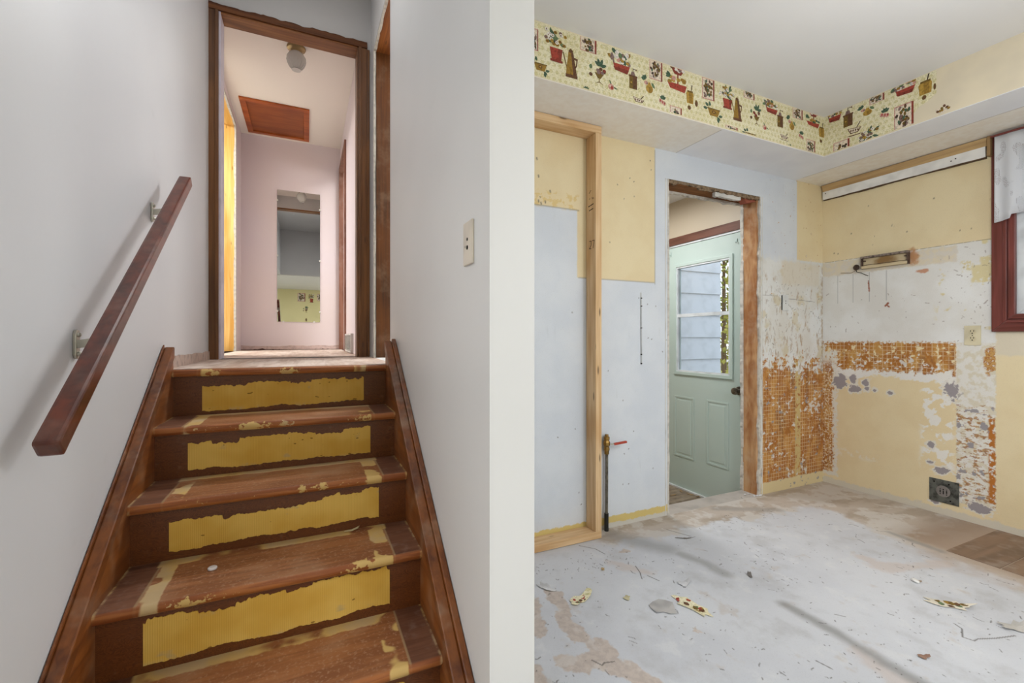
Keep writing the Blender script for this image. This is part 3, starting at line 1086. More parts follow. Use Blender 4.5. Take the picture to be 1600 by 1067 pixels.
# ------------------------------------------------------------------ added fill lamps, shaped as ceiling panels and a hanging bulb, all out of view
M['fill_frame'] = plain('fill_frame_white', 'e4e4e2', .4)
gl = G('fill_diffuser', .5)
gl.b.inputs['Base Color'].default_value = (.9, .9, .9, 1)
gl.b.inputs['Emission Color'].default_value = (1, .98, .95, 1)
gl.b.inputs['Emission Strength'].default_value = 2.0
M['fill_on'] = gl.mat
gl.mat.cycles.emission_sampling = 'NONE'


def fill_panel(x, y, z, sx, sy, power, label, col=(.97, .985, 1)):
    t = thing('fill_panel_lamp', (x, y, z), label, 'lamp', 'added fill panels out of the frame')
    a = MB()
    for x0, x1, y0, y1 in ((-sx / 2, sx / 2, -sy / 2, -sy / 2 + .02), (-sx / 2, sx / 2, sy / 2 - .02, sy / 2),
                           (-sx / 2, -sx / 2 + .02, -sy / 2, sy / 2), (sx / 2 - .02, sx / 2, -sy / 2, sy / 2)):
        a.box(x0, x1, y0, y1, -.03, 0)
    a.build('frame', M['fill_frame'], t, local=True)
    a = MB(); a.box(-sx / 2 + .02, sx / 2 - .02, -sy / 2 + .02, sy / 2 - .02, -.022, -.012)
    a.build('diffuser', M['fill_on'], t, local=True)
    area_light('fill_glow', (0, 0, -.04), (0, 0, 0), sx - .05, sy - .05, power, col, t)
    return t


fill_panel(-1.75, -.45, KC, 1.2, 1.2, LIVING_FILL_W * .75, 'added square fill panel on the left of the living room')  # added unseen source that brightens the wall right of the stairs
fill_panel(1.5, -1.9, KC, 1.5, 1.0, LIVING_FILL_W * .35, 'added wide fill panel over the living room')  # second added source, frontal fill from behind the camera

def fill_pendant(x, y, z, power, label):
    """an added bulb on a rod with a soft fill light around it"""
    t = thing('fill_pendant_lamp', (x, y, KC), label, 'lamp')
    a = MB(); a.lathe((0, 0, 0), (0, 0, -1), [(0, .05), (.02, .05), (.03, .01)], 20); a.build('canopy', M['fill_frame'], t, smooth=True, local=True)
    a = MB(); a.tube([(0, 0, -.02), (0, 0, z - KC + .12)], .006, 8); a.build('rod', M['fill_frame'], t, local=True)
    a = MB(); a.lathe((0, 0, z - KC + .12), (0, 0, -1), [(0, .012), (.03, .014), (.05, .03), (.09, .034), (.12, .022), (.13, .002)], 16); a.build('bulb', M['fill_on'], t, smooth=True, local=True)
    d = bpy.data.lights.new('fill_pendant_glow', 'POINT'); d.energy = power; d.shadow_soft_size = .14; d.color = (.96, .98, 1)
    o = bpy.data.objects.new('fill_pendant_glow', d); C.objects.link(o); o.parent = t; o.location = (0, 0, z - KC)
    return t


fill_pendant(1.8, .25, 1.70, FILL_PENDANT_W, 'added hanging fill lamp over the kitchen, out of view')  # added out of view to lift the kitchen ceiling and walls
fill_panel(-.07, 1.9, UPC, .6, .6, 7.0, 'added square fill panel high over the stairs')  # added above the frame to brighten the stairwell
fill_panel(2.08, 2.75, 2.245, .3, .5, 16.0, 'added small fill panel in the mud room')  # added beside the doorway, hidden, to brighten the outer door
fill_panel(1.15, 3.4, 3.35, .6, .6, SIDE_FILL_W, 'added square fill panel in the room right of the landing')  # added in the unseen room to throw light onto the landing
fill_panel(-1.7, 4.5, 3.35, .9, .9, SIDE_FILL_W * 1.3, 'added square fill panel in the room left of the hall', (1, .96, .9))  # added warm source that brightens the hall through its left opening

# ================================================================== stairs
CEN0, CEN1 = -.394, .243                  # where the old runner lay


def tread_mat():
    g = G('worn_tread_wood', 0.5, 0.35)
    g.own_offset()
    x, y, z = g.x, g.y, g.z
    gr = g.noise((4, 60, 60), 2, dist=.5)
    e = g.noise(26, 3, (2, 2, 2), .6)
    b = g.noise(5, 3, (6, 1, 3))
    cen = g.mix('82502f', '9f673e', g.ss(gr * .6 + b * .4, .35, .65))
    cen = g.mix(cen, 'b08a6c', g.ss(g.noise(110, 2, (1, 7, 1)), .52, .75) * .6)
    cen = g.mix(cen, 'a9896c', g.ss(b, .45, .75) * .5)
    end = g.mix('5e3a28', '78503a', g.ss(gr * .5 + b * .5, .35, .65))
    end = g.mix(end, '8d7466', g.ss(e, .5, .8) * .5)
    jx = x + (e - .5) * .014
    col = g.mix(end, cen, g.box(x, y, CEN0 - .012, CEN1 + .012, -1, 1, .002))
    # chalky joint line at the runner's edge
    ln = g.mx(g.box(x, y, CEN0 - .016, CEN0 - .010, -1, 1, .002), g.box(x, y, CEN1 + .010, CEN1 + .016, -1, 1, .002))
    col = g.mix(col, 'a48a66', ln * .7)
    # yellow backing still glued beside the line, along the back edge and over the nose
    ye = g.mix('cfae6a', 'c4ab80', g.ss(b, .45, .6))
    st = g.mx(g.box(jx, y, CEN0 - .008, CEN0 + .035, -1, 1, .003), g.box(jx, y, CEN1 - .045, CEN1 + .008, -1, 1, .003))
    st = st * g.ss(g.noise((6, 7, 1), 2, (4, 4, 1)), .50, .53)
    jy = y + (e - .5) * .022
    bk = g.ss(jy, .222, .230) * g.box(x, y, CEN0 - .02, CEN1 + .02, -1, 1, .004)
    no = g.box(jx, y, CEN0, CEN1, -1, 1, .004) * g.ss(jy + g.ss(g.noise((4, 1, 1), 3, (1, 4, 8), .6), .46, .66) * -.03 + (g.noise(90, 2, (3, 1, 8)) - .5) * .03, -.006, -.010) * g.ss(e, .40, .44)
    ed = g.mx(g.box(x, y, SI0 - .1, SI0 + .006, -1, 1, .003), g.box(x, y, SI1 - .006, SI1 + .1, -1, 1, .003)) * g.ss(e, .42, .6)
    m_ = g.mx(g.mx(st, bk * g.ss(b, .40, .48)), g.mx(no, ed * .6))
    # the polished front of the nose
    fr = g.ss(y, .012, .004)
    col = g.mix(col, g.mix('8a4a20', 'a66430', g.ss(gr, .4, .6)), fr * .85)
    col = g.mix(col, ye, m_ * .92)
    return g.done(col, gr * .4 + m_ * .8, .25, .003)


def riser_mat():
    g = G('dark_riser_wood', 0.38, 0.45)
    g.own_offset()
    w = g.noise((9, 9, 26), 2, dist=2.2)
    f = g.math('FRACT', w * 14.0)
    col = g.mix('4a260f', '75411d', g.ss(f, .2, .8) * .5 + g.noise((2, 2, 70), 1) * .5)
    d = g.noise(30, 3, (2, 5, 2), .6)
    col = g.mix(col, '8a6a55', g.ss(d, .60, .8) * .35)
    return g.done(col, w, .05, .002)


def yellow_mat():
    g = G('yellow_carpet_backing', 0.75, 0.1)
    g.own_offset()
    b = g.noise(4, 3)
    e = g.noise(20, 3, (3, 2, 1), .6)
    col = g.mix('d2a548', 'e2bc62', g.ss(b, .35, .65))
    rib = g.math('SINE', g.x * (2 * math.pi / .0052))
    col = g.mix(col, 'b98d36', g.ss(rib, .2, 1) * .30)
    edge = g.ss(g.z + (e - .5) * .09, .040, .012)
    col = g.mix(col, 'b9ab8c', edge * g.ss(e, .48, .6) * .9)
    col = g.mix(col, 'b3a07a', g.ss(g.noise((9, 9, 14), 3, (8, 1, 2), .6), .64, .72) * .6)
    col = g.mix(col, '5b3c1c', g.ss(g.noise((34, 34, 60), 1, (8, 8, 2)), .735, .76) * .7)
    return g.done(col, rib * .3 + e, .25, .0015)


M['tread'] = tread_mat()
M['riser'] = riser_mat()
M['yellow'] = yellow_mat()
M['stringer'] = wood('stair_stringer_wood', '643414', '925524', 'y', 50, 3, .4, .45, dust='a98a6c', dust_amt=.35)
M['cap_dusty'] = wood('stringer_cap_wood', '562c14', '80491f', 'y', 50, 3, .42, .45, dust='a08a74', dust_amt=.4)

stairs = thing('staircase', (0, NY[4], 0), 'reddish brown wooden stairs with yellow backing stuck on the risers', 'stairs')
RUN, TT, OV = .243, .03, .026


def child_at(mb, name, mat, parent, wloc, **k):
    """mesh in its own coordinates, standing at wloc in the world"""
    o = mb.build(name, mat, parent, local=True, **k)
    off = Vector((0, 0, 0)); p = parent
    while p is not None:
        off += p.location; p = p.parent
    o.location = Vector(wloc) - off
    return o


for k in range(5):
    m = MB()
    prof = [(.0, -.015), (.002, -.007), (.008, -.001), (.015, 0)] + [((RUN + OV + .004) if k else .056, 0), ((RUN + OV + .004) if k else .056, -TT),
            (.015, -TT), (.008, -TT + .001), (.002, -TT + .008)]
    x0, x1 = SI0 - .002, SI1 + .002
    a = len(m.v)
    n = len(prof)
    m.v += [(x0, y, z) for y, z in prof] + [(x1, y, z) for y, z in prof]
    m.f += [tuple(range(n)), tuple(reversed(range(n, 2 * n)))] + [(q, (q + 1) % n, n + (q + 1) % n, n + q) for q in range(n)]
    m.m += [0] * (n + 2)
    child_at(m, 'tread', M['tread'], stairs, (0, NY[k], NZ[k]), smooth=True)
    m = MB()
    m.box(SI0 - .002, SI1 + .002, 0, .018, 0, .19 - TT)
    r = child_at(m, 'riser', M['riser'], stairs, (0, NY[k] + OV, NZ[k] - .19))
    # what is left of the yellow backing
    n = 240
    us = [CEN0 + (CEN1 - CEN0) * q / (n - 1) for q in range(n)]
    spec = [(.016, .026, .118, .136), (.026, .026, .126, .134), (.026, .034, .116, .142), (.022, .028, .140, .146), (.022, .028, .140, .146)][k]
    ra = [a_ + b_ for a_, b_ in zip(rag(n, .007, 5, k + 1.3, 2), rag(n, .006, 34, k + 3.3, 4))]
    rb = [a_ + b_ for a_, b_ in zip(rag(n, .008, 6, k + 9.1, 2), rag(n, .005, 30, k + 5.1, 4))]
    hi, lo = [], []
    for q in range(n):
        t = q / (n - 1)
        step = .010 * (1 if mnoise.noise(Vector((t * 6, k * 4.4, 2))) > .1 else 0)
        hi.append(min(.158, spec[2] + (spec[3] - spec[2]) * t + ra[q] - step))
        lo.append(max(.003, spec[0] + (spec[1] - spec[0]) * t + rb[q] * .8))
    m = MB(); m.strip(us, lo, hi, lambda u, v, d: (u, -d, v), .0022)
    child_at(m, 'yellow_backing', M['yellow'], r, (0, NY[k] + OV, NZ[k] - .19))

NL = lambda Y: .19 + .782 * (Y - NY[4])   # line over the nosings
for side, x_in, x_w, off, y0 in ((-1, SI0, WL, .062, 1.0), (1, SI1, WR, .085, 1.0)):
    s_ = -side                            # direction from the wall into the stair
    m = MB()
    yt = NY[0] + .03
    out = [(y0, .0), (y0, max(.05, NL(y0) + off - .014)), (yt, NL(yt) + off - .014), (yt, LZ - .3), (1.35, 0)]
    m.prism(out, lambda a, b, d: (x_in - s_ * .026 + s_ * d, a, b), .026)
    st = m.build('stringer', M['stringer'], stairs, bevel=.002)
    # cap: a broad flat moulding and a thin raised bead at the wall
    m = MB()
    for xa, xb, zo in ((x_in + s_ * .003, x_in - s_ * .030, 0.0), (x_in - s_ * .030, x_w + s_ * .0015, .010)):
        zt = lambda Y: max(.06, NL(Y) + off + zo)
        zb = lambda Y: zt(Y) - .045
        p = [(xa, y0, zb(y0)), (xb, y0, zb(y0)), (xb, yt + .008, zb(yt + .008)), (xa, yt + .008, zb(yt + .008)),
             (xa, y0, zt(y0)), (xb, y0, zt(y0)), (xb, yt + .008, zt(yt + .008)), (xa, yt + .008, zt(yt + .008))]
        m.hexa(p)
    m.build('cap_moulding', M['cap_dusty'], st, bevel=.004, weld=False)

# ------------------------------------------------------------------ handrail
M['rail'] = wood('dark_handrail_wood', '42190c', '6e3018', 'y', 40, 4, .3, .5, dust='8a6c5e', dust_amt=.35)
M['nickel'] = plain('brushed_nickel', 'c4c0b4', .35, .5, .85, .05)
ra_, rb_ = Vector((-.452, 1.147, .863)), Vector((-.452, 2.218, 1.722))
rail = thing('handrail', (WL, 1.68, 1.1), 'dark red brown wooden handrail on two metal wall brackets', 'handrail')
m = MB(); m.bar(ra_, rb_, .041, .040)
m.build('rail', M['rail'], rail, bevel=.006)
for yb_, zb_ in ((1.472, 1.062), (2.078, 1.55)):
    m = MB()
    pr = [(-.012, -.026), (-.008, -.034), (.0, -.037), (.008, -.034), (.012, -.026), (.012, .026), (.008, .034), (0, .037), (-.008, .034), (-.012, .026)]
    m.prism(pr, lambda a, b, d: (WL + d, yb_ + a, zb_ + b), .007)
    br = m.build('bracket', M['nickel'], rail, bevel=.0015)
    t = (yb_ - ra_.y) / (rb_.y - ra_.y)
    zr = ra_.z + (rb_.z - ra_.z) * t - .030
    m = MB()
    m.bar((WL + .006, yb_, zb_), (WL + .058, yb_, zb_ + .010), .011, .020)
    m.bar((WL + .056, yb_, zb_ + .010), (-.452, yb_, zr), .012, .016, up=(0, 1, 0))
    m.build('arm', M['nickel'], br, weld=False)
    m = MB(); m.bar((-.452, yb_ - .03, zr - .024), (-.452, yb_ + .03, zr + .023), .024, .004)
    m.build('saddle', M['nickel'], br)
    for dz in (-.024, .024):
        m = MB(); m.lathe((WL + .007, yb_, zb_ + dz), (1, 0, 0), [(0, .006), (.004, .0055), (.006, .003)], 12)
        m.build('screw', M['nickel'], br, smooth=True)

# ------------------------------------------------------------------ hall doorway: casing and lining
tr = thing('trim_3', (0, DY, LZ), 'brown wooden casing and lining of the hall doorway', None, kind='structure')
J0, J1, JZ = -.484, .318, 3.035
for xa, xb in ((J0 - .052, J0 + .004), (J1 - .004, J1 + .050)):
    m = MB(); m.box(xa, xb, DY - .012, DY, LZ, JZ - .005)
    c = m.build('casing', M['oak'], tr, bevel=.002)
    inner = xb if xa < 0 else xa
    s_ = -1 if xa < 0 else 1
    m = MB(); m.box(min(inner, inner + s_ * .018), max(inner, inner + s_ * .018), DY - .020, DY - .012, LZ, JZ - .006)
    m.build('bead', M['oak'], c, bevel=.003)
m = MB()
n = 60
us = [J0 - .052 + (J1 - J0 + .102) * q / (n - 1) for q in range(n)]
m.strip(us, [JZ - .004] * n, [JZ + .034 + v for v in rag(n, .007, 14, 3.3, 4)], lambda u, v, d: (u, DY - d, v), .016)
m.build('casing_head', wood('scraped_head_wood', '4f2c16', '7a4a28', 'x', 70, 3, .6, .3), tr)
M['lav'] = plain('lavender_jamb_paint', 'd8d0dc', .45)
m = MB(); m.box(J0 - .001, J0 + .014, DY - .004, DY + .117, LZ, JZ); m.build('jamb', M['lav'], tr, bevel=.001)
m = MB(); m.box(J1 - .014, J1 + .001, DY - .004, DY + .117, LZ, JZ); m.build('jamb', M['oak'], tr, bevel=.001)
m = MB(); m.box(J0 + .014, J1 - .014, DY - .004, DY + .117, JZ - .016, JZ + .001); m.build('head_lining', M['oak_h'], tr, bevel=.001)
m = MB(); m.box(J1 + .050, J1 + .066, DY - .014, DY, LZ, JZ - .01); m.build('casing', M['oak'], tr, bevel=.002)

# stripped opening right of the landing
tr = thing('trim_4', (WR, 2.7, LZ), 'stripped red brown lining of the opening beside the landing', None, kind='structure')
m = MB(); m.box(WR + .016, PK - .002, 3.011, 3.029, LZ, 2.965); m.build('jamb', M['red_wood'], tr)
m = MB(); m.box(WR + .016, PK - .002, 2.382, 2.400, LZ, 2.965); m.build('jamb', M['red_wood'], tr)
m = MB(); m.box(WR + .010, PK - .002, 2.40, 3.011, 2.948, 2.966); m.build('head_lining', M['oak_y'], tr)
n = 90
vs = [LZ + (2.965 - LZ) * q / (n - 1) for q in range(n)]
m = MB(); m.strip(vs, [WR - .002] * n, [WR + .010 + v for v in rag(n, .004, 14, 5.5)], lambda u, v, d: (v, 3.030 - d, u), .026)
m.build('plaster_edge', M['plaster_edge'], tr)
m = MB(); m.strip(vs, [PK - .010 + v for v in rag(n, .004, 12, 8.5)], [PK - .001] * n, lambda u, v, d: (v, 3.030 - d, u), .024)
m.build('plaster_edge', M['plaster_edge'], tr)
m = MB(); m.strip([2.39 + .62 * q / 39 for q in range(40)], [WR - .001] * 40, [WR + .012 + v for v in rag(40, .004, 9, 2.5)], lambda u, v, d: (v, u, 2.967 - d), .022)
m.build('plaster_edge', M['plaster_edge'], tr)

# opening in the hall's left wall: yellow wood, broken plaster
tr = thing('trim_5', (HL, 4.5, LZ), 'bright yellow wood lining of the opening in the hall left wall', None, kind='structure')
m = MB(); m.box(HL - .113, HL - .012, 5.032, 5.052, LZ, 3.15); m.build('jamb', M['yellow_wood'], tr)
m = MB(); m.box(HL - .113, HL - .012, 3.9, 5.032, 3.132, 3.152); m.build('head_lining', M['yellow_wood_y'], tr)
vs = [LZ + 2.2 * q / (n - 1) for q in range(n)]
m = MB(); m.strip(vs, [HL - .016 + v for v in rag(n, .008, 14, 4.5)], [HL + .002] * n, lambda u, v, d: (v, 5.053 - d, u), .026)
m.build('plaster_edge', M['plaster_edge'], tr)
m = MB(); m.strip([3.9 + 1.15 * q / 39 for q in range(40)], [HL - .014 + v for v in rag(40, .006, 9, 6.5)], [HL + .002] * 40, lambda u, v, d: (v, u, 3.152 - d), .026)
m.build('plaster_edge', M['plaster_edge'], tr)

# doorway in the hall's right wall
tr = thing('trim_6', (HR, 5.0, LZ), 'brown casing of the doorway in the hall right wall', None, kind='structure')
M['oak_old'] = wood('faded_casing_wood', '6e4432', '8f6250', 'z', 60, 3, .5, .3, dust='a58c80', dust_amt=.4)
for ya, yb in ((4.56, 4.63), (5.32, 5.385)):
    m = MB(); m.box(HR - .016, HR + .03, ya, yb, LZ, 2.99); m.build('casing', M['oak_old'], tr, bevel=.002)
m = MB(); m.box(HR - .016, HR + .03, 4.63, 5.32, 2.92, 2.99); m.build('casing_head', M['oak_old'], tr, bevel=.002)

# foot of the walls upstairs
M['raw_plaster'] = plain('raw_plaster_strip', 'c9b4a8', .8, .1, var=.08, vs=25)
n = 80
us = [2.215 + (DY - 2.215) * q / (n - 1) for q in range(n)]
m = MB(); m.strip(us, [LZ] * n, [LZ + .048 + v for v in rag(n, .006, 8, 2.2)], lambda u, v, d: (WL + d, u, v), .006)
struct('baseboard_left', m, M['raw_plaster'], 'rough pinkish plaster strip at the foot of the landing wall')
us = [HL + (HR - HL) * q / (n - 1) for q in range(n)]
m = MB(); m.strip(us, [LZ] * n, [LZ + .045 + v for v in rag(n, .008, 9, 7.2)], lambda u, v, d: (u, HY - d, v), .006)
struct('baseboard_hall', m, plain('pink_plaster_strip', 'd3bcb6', .8, .1, var=.06, vs=25), 'rough pink strip at the foot of the hall end wall')
m = MB(); m.strip(us, [LZ] * n, [LZ + .006 + max(0, v) for v in rag(n, .028, 9, 1.2)], lambda u, v, d: (u, HY - .006 - d, v), .004)
struct('trim_7', m, plain('dark_crumbs', '5a3f38', .9, .1), 'dark ragged crumbs along the hall end wall')

# ------------------------------------------------------------------ hall: lamp, hatch, mirror, register
lx, ly = onZ(463, 74, HZ)
lamp = thing('ceiling_lamp', (lx, ly, HZ), 'small brass ceiling lamp with an etched glass globe', 'lamp')
m = MB(); m.lathe((0, 0, 0), (0, 0, -1), [(0, .062), (.008, .065), (.018, .060), (.024, .045), (.030, .040), (.045, .038)], 28)
m.build('base', plain('aged_brass', 'a18a62', .35, .5, .8), lamp, smooth=True, local=True)
gg = G('frosted_glass', .25, .5)
gg.b.inputs['Base Color'].default_value = (.80, .78, .74, 1)
gg.b.inputs['Transmission Weight'].default_value = .25
m = MB(); m.lathe((0, 0, -.040), (0, 0, -1), [(0, .036), (.012, .050), (.035, .064), (.06, .066), (.085, .058), (.105, .044), (.116, .030), (.120, .026), (.128, .032), (.130, .001)], 28)
gb = m.build('globe', gg.mat, lamp, smooth=True, local=True)
for q in range(14):
    a = 2 * math.pi * q / 14
    m = MB(); m.tube([(math.cos(a) * r_, math.sin(a) * r_, -.04 - t_) for t_, r_ in ((.055, .0655), (.085, .058), (.107, .044), (.118, .030))], .0022, 5)
    m.build('cut_rib', gg.mat, gb, smooth=True, local=True)

hc = [Vector((*onZ(px, py, HZ), HZ)) for px, py in ((379.5, 150), (483.5, 171), (480, 220), (388, 204))]
hx0, hx1 = min(hc[0].x, hc[3].x), max(hc[1].x, hc[2].x)
hy0, hy1 = (hc[0].y + hc[1].y) / 2, (hc[2].y + hc[3].y) / 2
hat = thing('attic_hatch', ((hx0 + hx1) / 2, (hy0 + hy1) / 2, HZ), 'red brown plywood attic hatch framed in the hall ceiling', 'hatch')
w_ = .05
for a, b, c, d in ((hx0, hx1, hy0, hy0 + w_), (hx0, hx1, hy1 - w_, hy1), (hx0, hx0 + w_, hy0 + w_, hy1 - w_), (hx1 - w_, hx1, hy0 + w_, hy1 - w_)):
    m = MB(); m.box(a, b, c, d, HZ - .016, HZ)
    m.build('frame_bar', M['hatch_frame'], hat, bevel=.003)
m = MB(); m.box(hx0 + w_, hx1 - w_, hy0 + w_, hy1 - w_, HZ - .005, HZ); m.build('panel', M['hatch_wood'], hat)

mx0, mz1 = onY(433, 299, HY); mx1, mz0 = onY(500, 503, HY)
mz1 = (onY(434, 296, HY)[1] + onY(500, 305, HY)[1]) / 2
mz0 = (onY(434, 502, HY)[1] + onY(500, 504, HY)[1]) / 2
mir = thing('wall_mirror', ((mx0 + mx1) / 2, HY, mz0), 'tall frameless mirror held by clips on the hall end wall', 'mirror')
gm = G('mirror_glass', .015, .5, 1.0)
gm.b.inputs['Base Color'].default_value = (.82, .82, .80, 1)
m = MB(); m.box(mx0, mx1, HY - .006, HY, mz0, mz1); m.build('glass', gm.mat, mir)
M['clip'] = plain('clear_plastic_clip', 'e4e2dc', .3)
for xx, zz in [(mx0, mz0 + (mz1 - mz0) * f_) for f_ in (.08, .5, .92)] + [(mx1, mz0 + (mz1 - mz0) * f_) for f_ in (.08, .48, .88)] + [(mx0 + .06, mz0), (mx1 - .06, mz0)]:
    m = MB(); m.box(xx - .010, xx + .010, HY - .012, HY, zz - .008, zz + .008); m.build('clip', M['clip'], mir, bevel=.002)

M['reg'] = plain('register_enamel', 'd2cdc6', .4, .4)
reg = thing('wall_register', (HR, 4.1, LZ), 'pale louvred heating register low on the hall right wall', 'vent')
m = MB()
for z0, z1, y0, y1 in ((LZ + .008, LZ + .022, 3.82, 4.42), (LZ + .150, LZ + .165, 3.82, 4.42), (LZ + .02, LZ + .152, 3.82, 3.84), (LZ + .02, LZ + .152, 4.40, 4.42)):
    m.box(HR - .022, HR, y0, y1, z0, z1)
m.build('frame', M['reg'], reg)
m = MB(); m.box(HR - .006, HR, 3.84, 4.40, LZ + .022, LZ + .150); m.build('backing', plain('register_dark', '6a6660', .7), reg)
for q in range(11):
    z_ = LZ + .028 + q * .0112
    m = MB(); m.bar((HR - .011, 3.84, z_), (HR - .011, 4.40, z_), .012, .003, up=(.5, 0, 1)); m.build('slat', M['reg'], reg)

# light switch plate without its switch
sy, sz = onX(734, 380, WR)
M['ivory'] = plain('ivory_plastic', 'dcd3c4', .35, .45)
sw = thing('switch_plate', (WR, sy, sz), 'ivory switch cover plate without its toggle beside the stairs', 'switch')
m = MB(); m.box(-.007, 0, -.036, .036, -.058, .058); m.build('plate', M['ivory'], sw, bevel=.003, local=True)
M['black'] = plain('dark_hole', '1c1a18', .9, .1)
for y_, z_, r_ in ((0, .010, .0045), (0, -.012, .006)):
    m = MB(); m.lathe((-.0078, y_, z_), (1, 0, 0), [(0, r_), (.003, r_)], 12); m.build('hole', M['black'], sw, local=True)
m = MB(); m.lathe((-.009, .016, -.008), (1, 0, 0), [(0, .003), (.004, .004)], 10); m.build('screw', M['nickel'], sw, local=True)

# ================================================================== kitchen
# ------------------------------------------------------------------ stud frame before the back wall
M['pine_z'] = wood('fresh_pine_upright', 'c79e70', 'e3c59c', 'z', 60, 3, .6, .25, knots=.8)
M['pine_x'] = wood('fresh_pine_plate', 'c79e70', 'e3c59c', 'x', 60, 3, .6, .25, knots=.8)
M['ink'] = plain('stamp_ink', '4a3a2c', .8, .1)
FX1, FY0, FY1 = 1.436, 1.968, 2.057
fr = thing('stud_frame', (1.1, FY1, 0), 'new pine stud frame standing before the kitchen back wall', 'frame')
m = MB(); m.box(.75, FX1, FY0, FY1, .004, .042); m.build('bottom_plate', M['pine_x'], fr, bevel=.002)
m = MB(); m.box(.75, FX1, FY0, FY1, KS - .040, KS - .002); m.build('top_plate', M['pine_x'], fr, bevel=.002)
for xa in (FX1 - .038, .75):
    m = MB(); m.box(xa, xa + .038, FY0, FY1, .042, KS - .040); s0 = m.build('stud', M['pine_z'], fr, bevel=.002)
    if xa > 1:
        x_ = xa - .0006
        def mark(segs, w=.0022):
            q = MB()
            for (a0, b0, a1, b1) in segs:
                q.bar((x_, a0, b0), (x_, a1, b1), w, .0010, up=(1, 0, 0))
            return q
        zz = lambda py: onX(924, py, xa)[1]
        zc, z8 = zz(384), .026
        # the hand written number 27
        a, b = FY1 - .030, FY1 - .058
        q = mark([(a, zc + z8, a - .018, zc + z8), (a - .018, zc + z8, a - .018, zc + .004), (a - .018, zc + .004, a, zc - z8 + .012), (a, zc - z8 + .012, a - .018, zc - z8 + .010),
                  (b, zc + z8, b - .018, zc + z8), (b - .018, zc + z8, b - .008, zc - z8 + .010)], .0032)
        q.build('number_mark', M['ink'], s0)
        for py, w0, w1, th in ((322, .022, .068, .006), (329, .028, .064, .006)):
            q = MB()
            rnd = random.Random(py)
            y_ = FY1 - w0
            while y_ > FY1 - w1:
                dz = (FY1 - y_) * .12
                q.bar((x_, y_, zz(py) + dz), (x_, y_ - .003, zz(py) + dz), .0010, th * rnd.uniform(.7, 1.1), up=(0, 0, 1))
                y_ -= .0048
            q.build('grade_stamp', M['ink'], s0)['kind'] = 'stuff'
        for sg in ((FY1 - .028, zz(301), FY1 - .045, zz(297)), (FY1 - .03, zz(310), FY1 - .036, zz(309)), (FY1 - .055, zz(309), FY1 - .061, zz(312)), (FY1 - .066, zz(310), FY1 - .072, zz(312))):
            mark([sg], .003).build('pencil_mark', M['ink'], s0)

# ------------------------------------------------------------------ gas pipe with red lever
px_, pz_ = onY(948, 694, 2.035)
pipe = thing('gas_pipe', (px_, 2.035, 0), 'upright black gas pipe with brass valve and red lever', 'pipe')
M['iron'] = plain('dull_iron_pipe', '77746a', .5, .4, .5, .2, 40)
M['tar'] = plain('black_sleeve', '2b2a28', .6, .3)
M['brass'] = plain('valve_brass', '9a7a40', .4, .5, .8, .15, 30)
m = MB(); m.tube([(px_ - .002, 2.035, .001), (px_, 2.035, .3), (px_, 2.035, pz_ - .03)], .0085, 12); m.build('pipe', M['iron'], pipe, smooth=True)
m = MB(); m.tube([(px_ - .002, 2.035, .001), (px_ - .002, 2.035, .10)], .012, 12); m.build('sleeve', M['tar'], pipe, smooth=True)
m = MB(); m.lathe((px_, 2.035, pz_ - .055), (0, 0, 1), [(0, .013), (.02, .013), (.022, .016), (.036, .016), (.040, .013), (.052, .019), (.066, .019), (.078, .013), (.082, .016), (.097, .016), (.099, .010), (.110, .010)], 8)
va = m.build('valve', M['brass'], pipe)
m = MB(); m.bar((px_ + .008, 2.028, pz_), (px_ + .045, 2.012, pz_ + .002), .010, .006); m.build('stem', M['nickel'], va)
m = MB(); m.bar((px_ + .034, 2.016, pz_ + .001), (px_ + .115, 2.006, pz_ + .009), .016, .012); m.build('lever', plain('red_vinyl', 'b8452f', .45), va, bevel=.004)

# ------------------------------------------------------------------ stripped kitchen doorway
M['strand'] = wood('rough_jamb_wood', '9a6640', 'caa074', 'z', 26, 7, .75, .15, dust='c9b49a', dust_amt=.35)
M['strand_x'] = wood('rough_head_wood', '5c3820', '8f6038', 'x', 40, 5, .75, .15)
dr = thing('trim_8', (2.4, KB, 0), 'stripped doorway with torn plaster and bare brown wood', None, kind='structure')
m = MB(); m.box(OX1 - .020, OX1 + .001, KB + .012, KB + .114, 0, OZ); m.build('jamb', M['strand'], dr)
m = MB(); m.box(OX0 - .001, OX0 + .006, KB + .010, KB + .114, 0, OZ); m.build('jamb', M['strand'], dr)
m = MB(); m.box(OX0, OX1, KB + .008, KB + .118, OZ - .020, OZ + .001); m.build('head_lining', M['strand_x'], dr)
n = 140
vs = [.0 + OZ * q / (n - 1) for q in range(n)]
for nm, y_, th, base, amp, seed in (('a', KB + .132, .022, .024, .012, 3.1), ('b', KB + .012, .016, .010, .014, 5.1)):
    m = MB(); m.strip(vs, [OX1 - base + v for v in rag(n, amp, 16, seed, 4)], [OX1 + .004] * n, lambda u, v, d: (v, y_ - d, u), th)
    m.build('plaster_edge', M['plaster_edge'], dr)
m = MB(); m.strip(vs, [OX0 - .004] * n, [OX0 + .010 + v for v in rag(n, .005, 16, 9.1, 4)], lambda u, v, d: (v, KB + .012 - d, u), .015)
m.build('plaster_edge', M['plaster_edge'], dr)
us = [OX0 + (OX1 - OX0) * q / (n - 1) for q in range(n)]
m = MB(); m.strip(us, [OZ - .022 + v for v in rag(n, .012, 12, 4.7, 4)], [OZ + .004] * n, lambda u, v, d: (u, KB + .010 - d, v), .010)
m.build('plaster_edge', plain('brown_plaster_edge', '8d7862', .9, .1, var=.25, vs=50), dr)
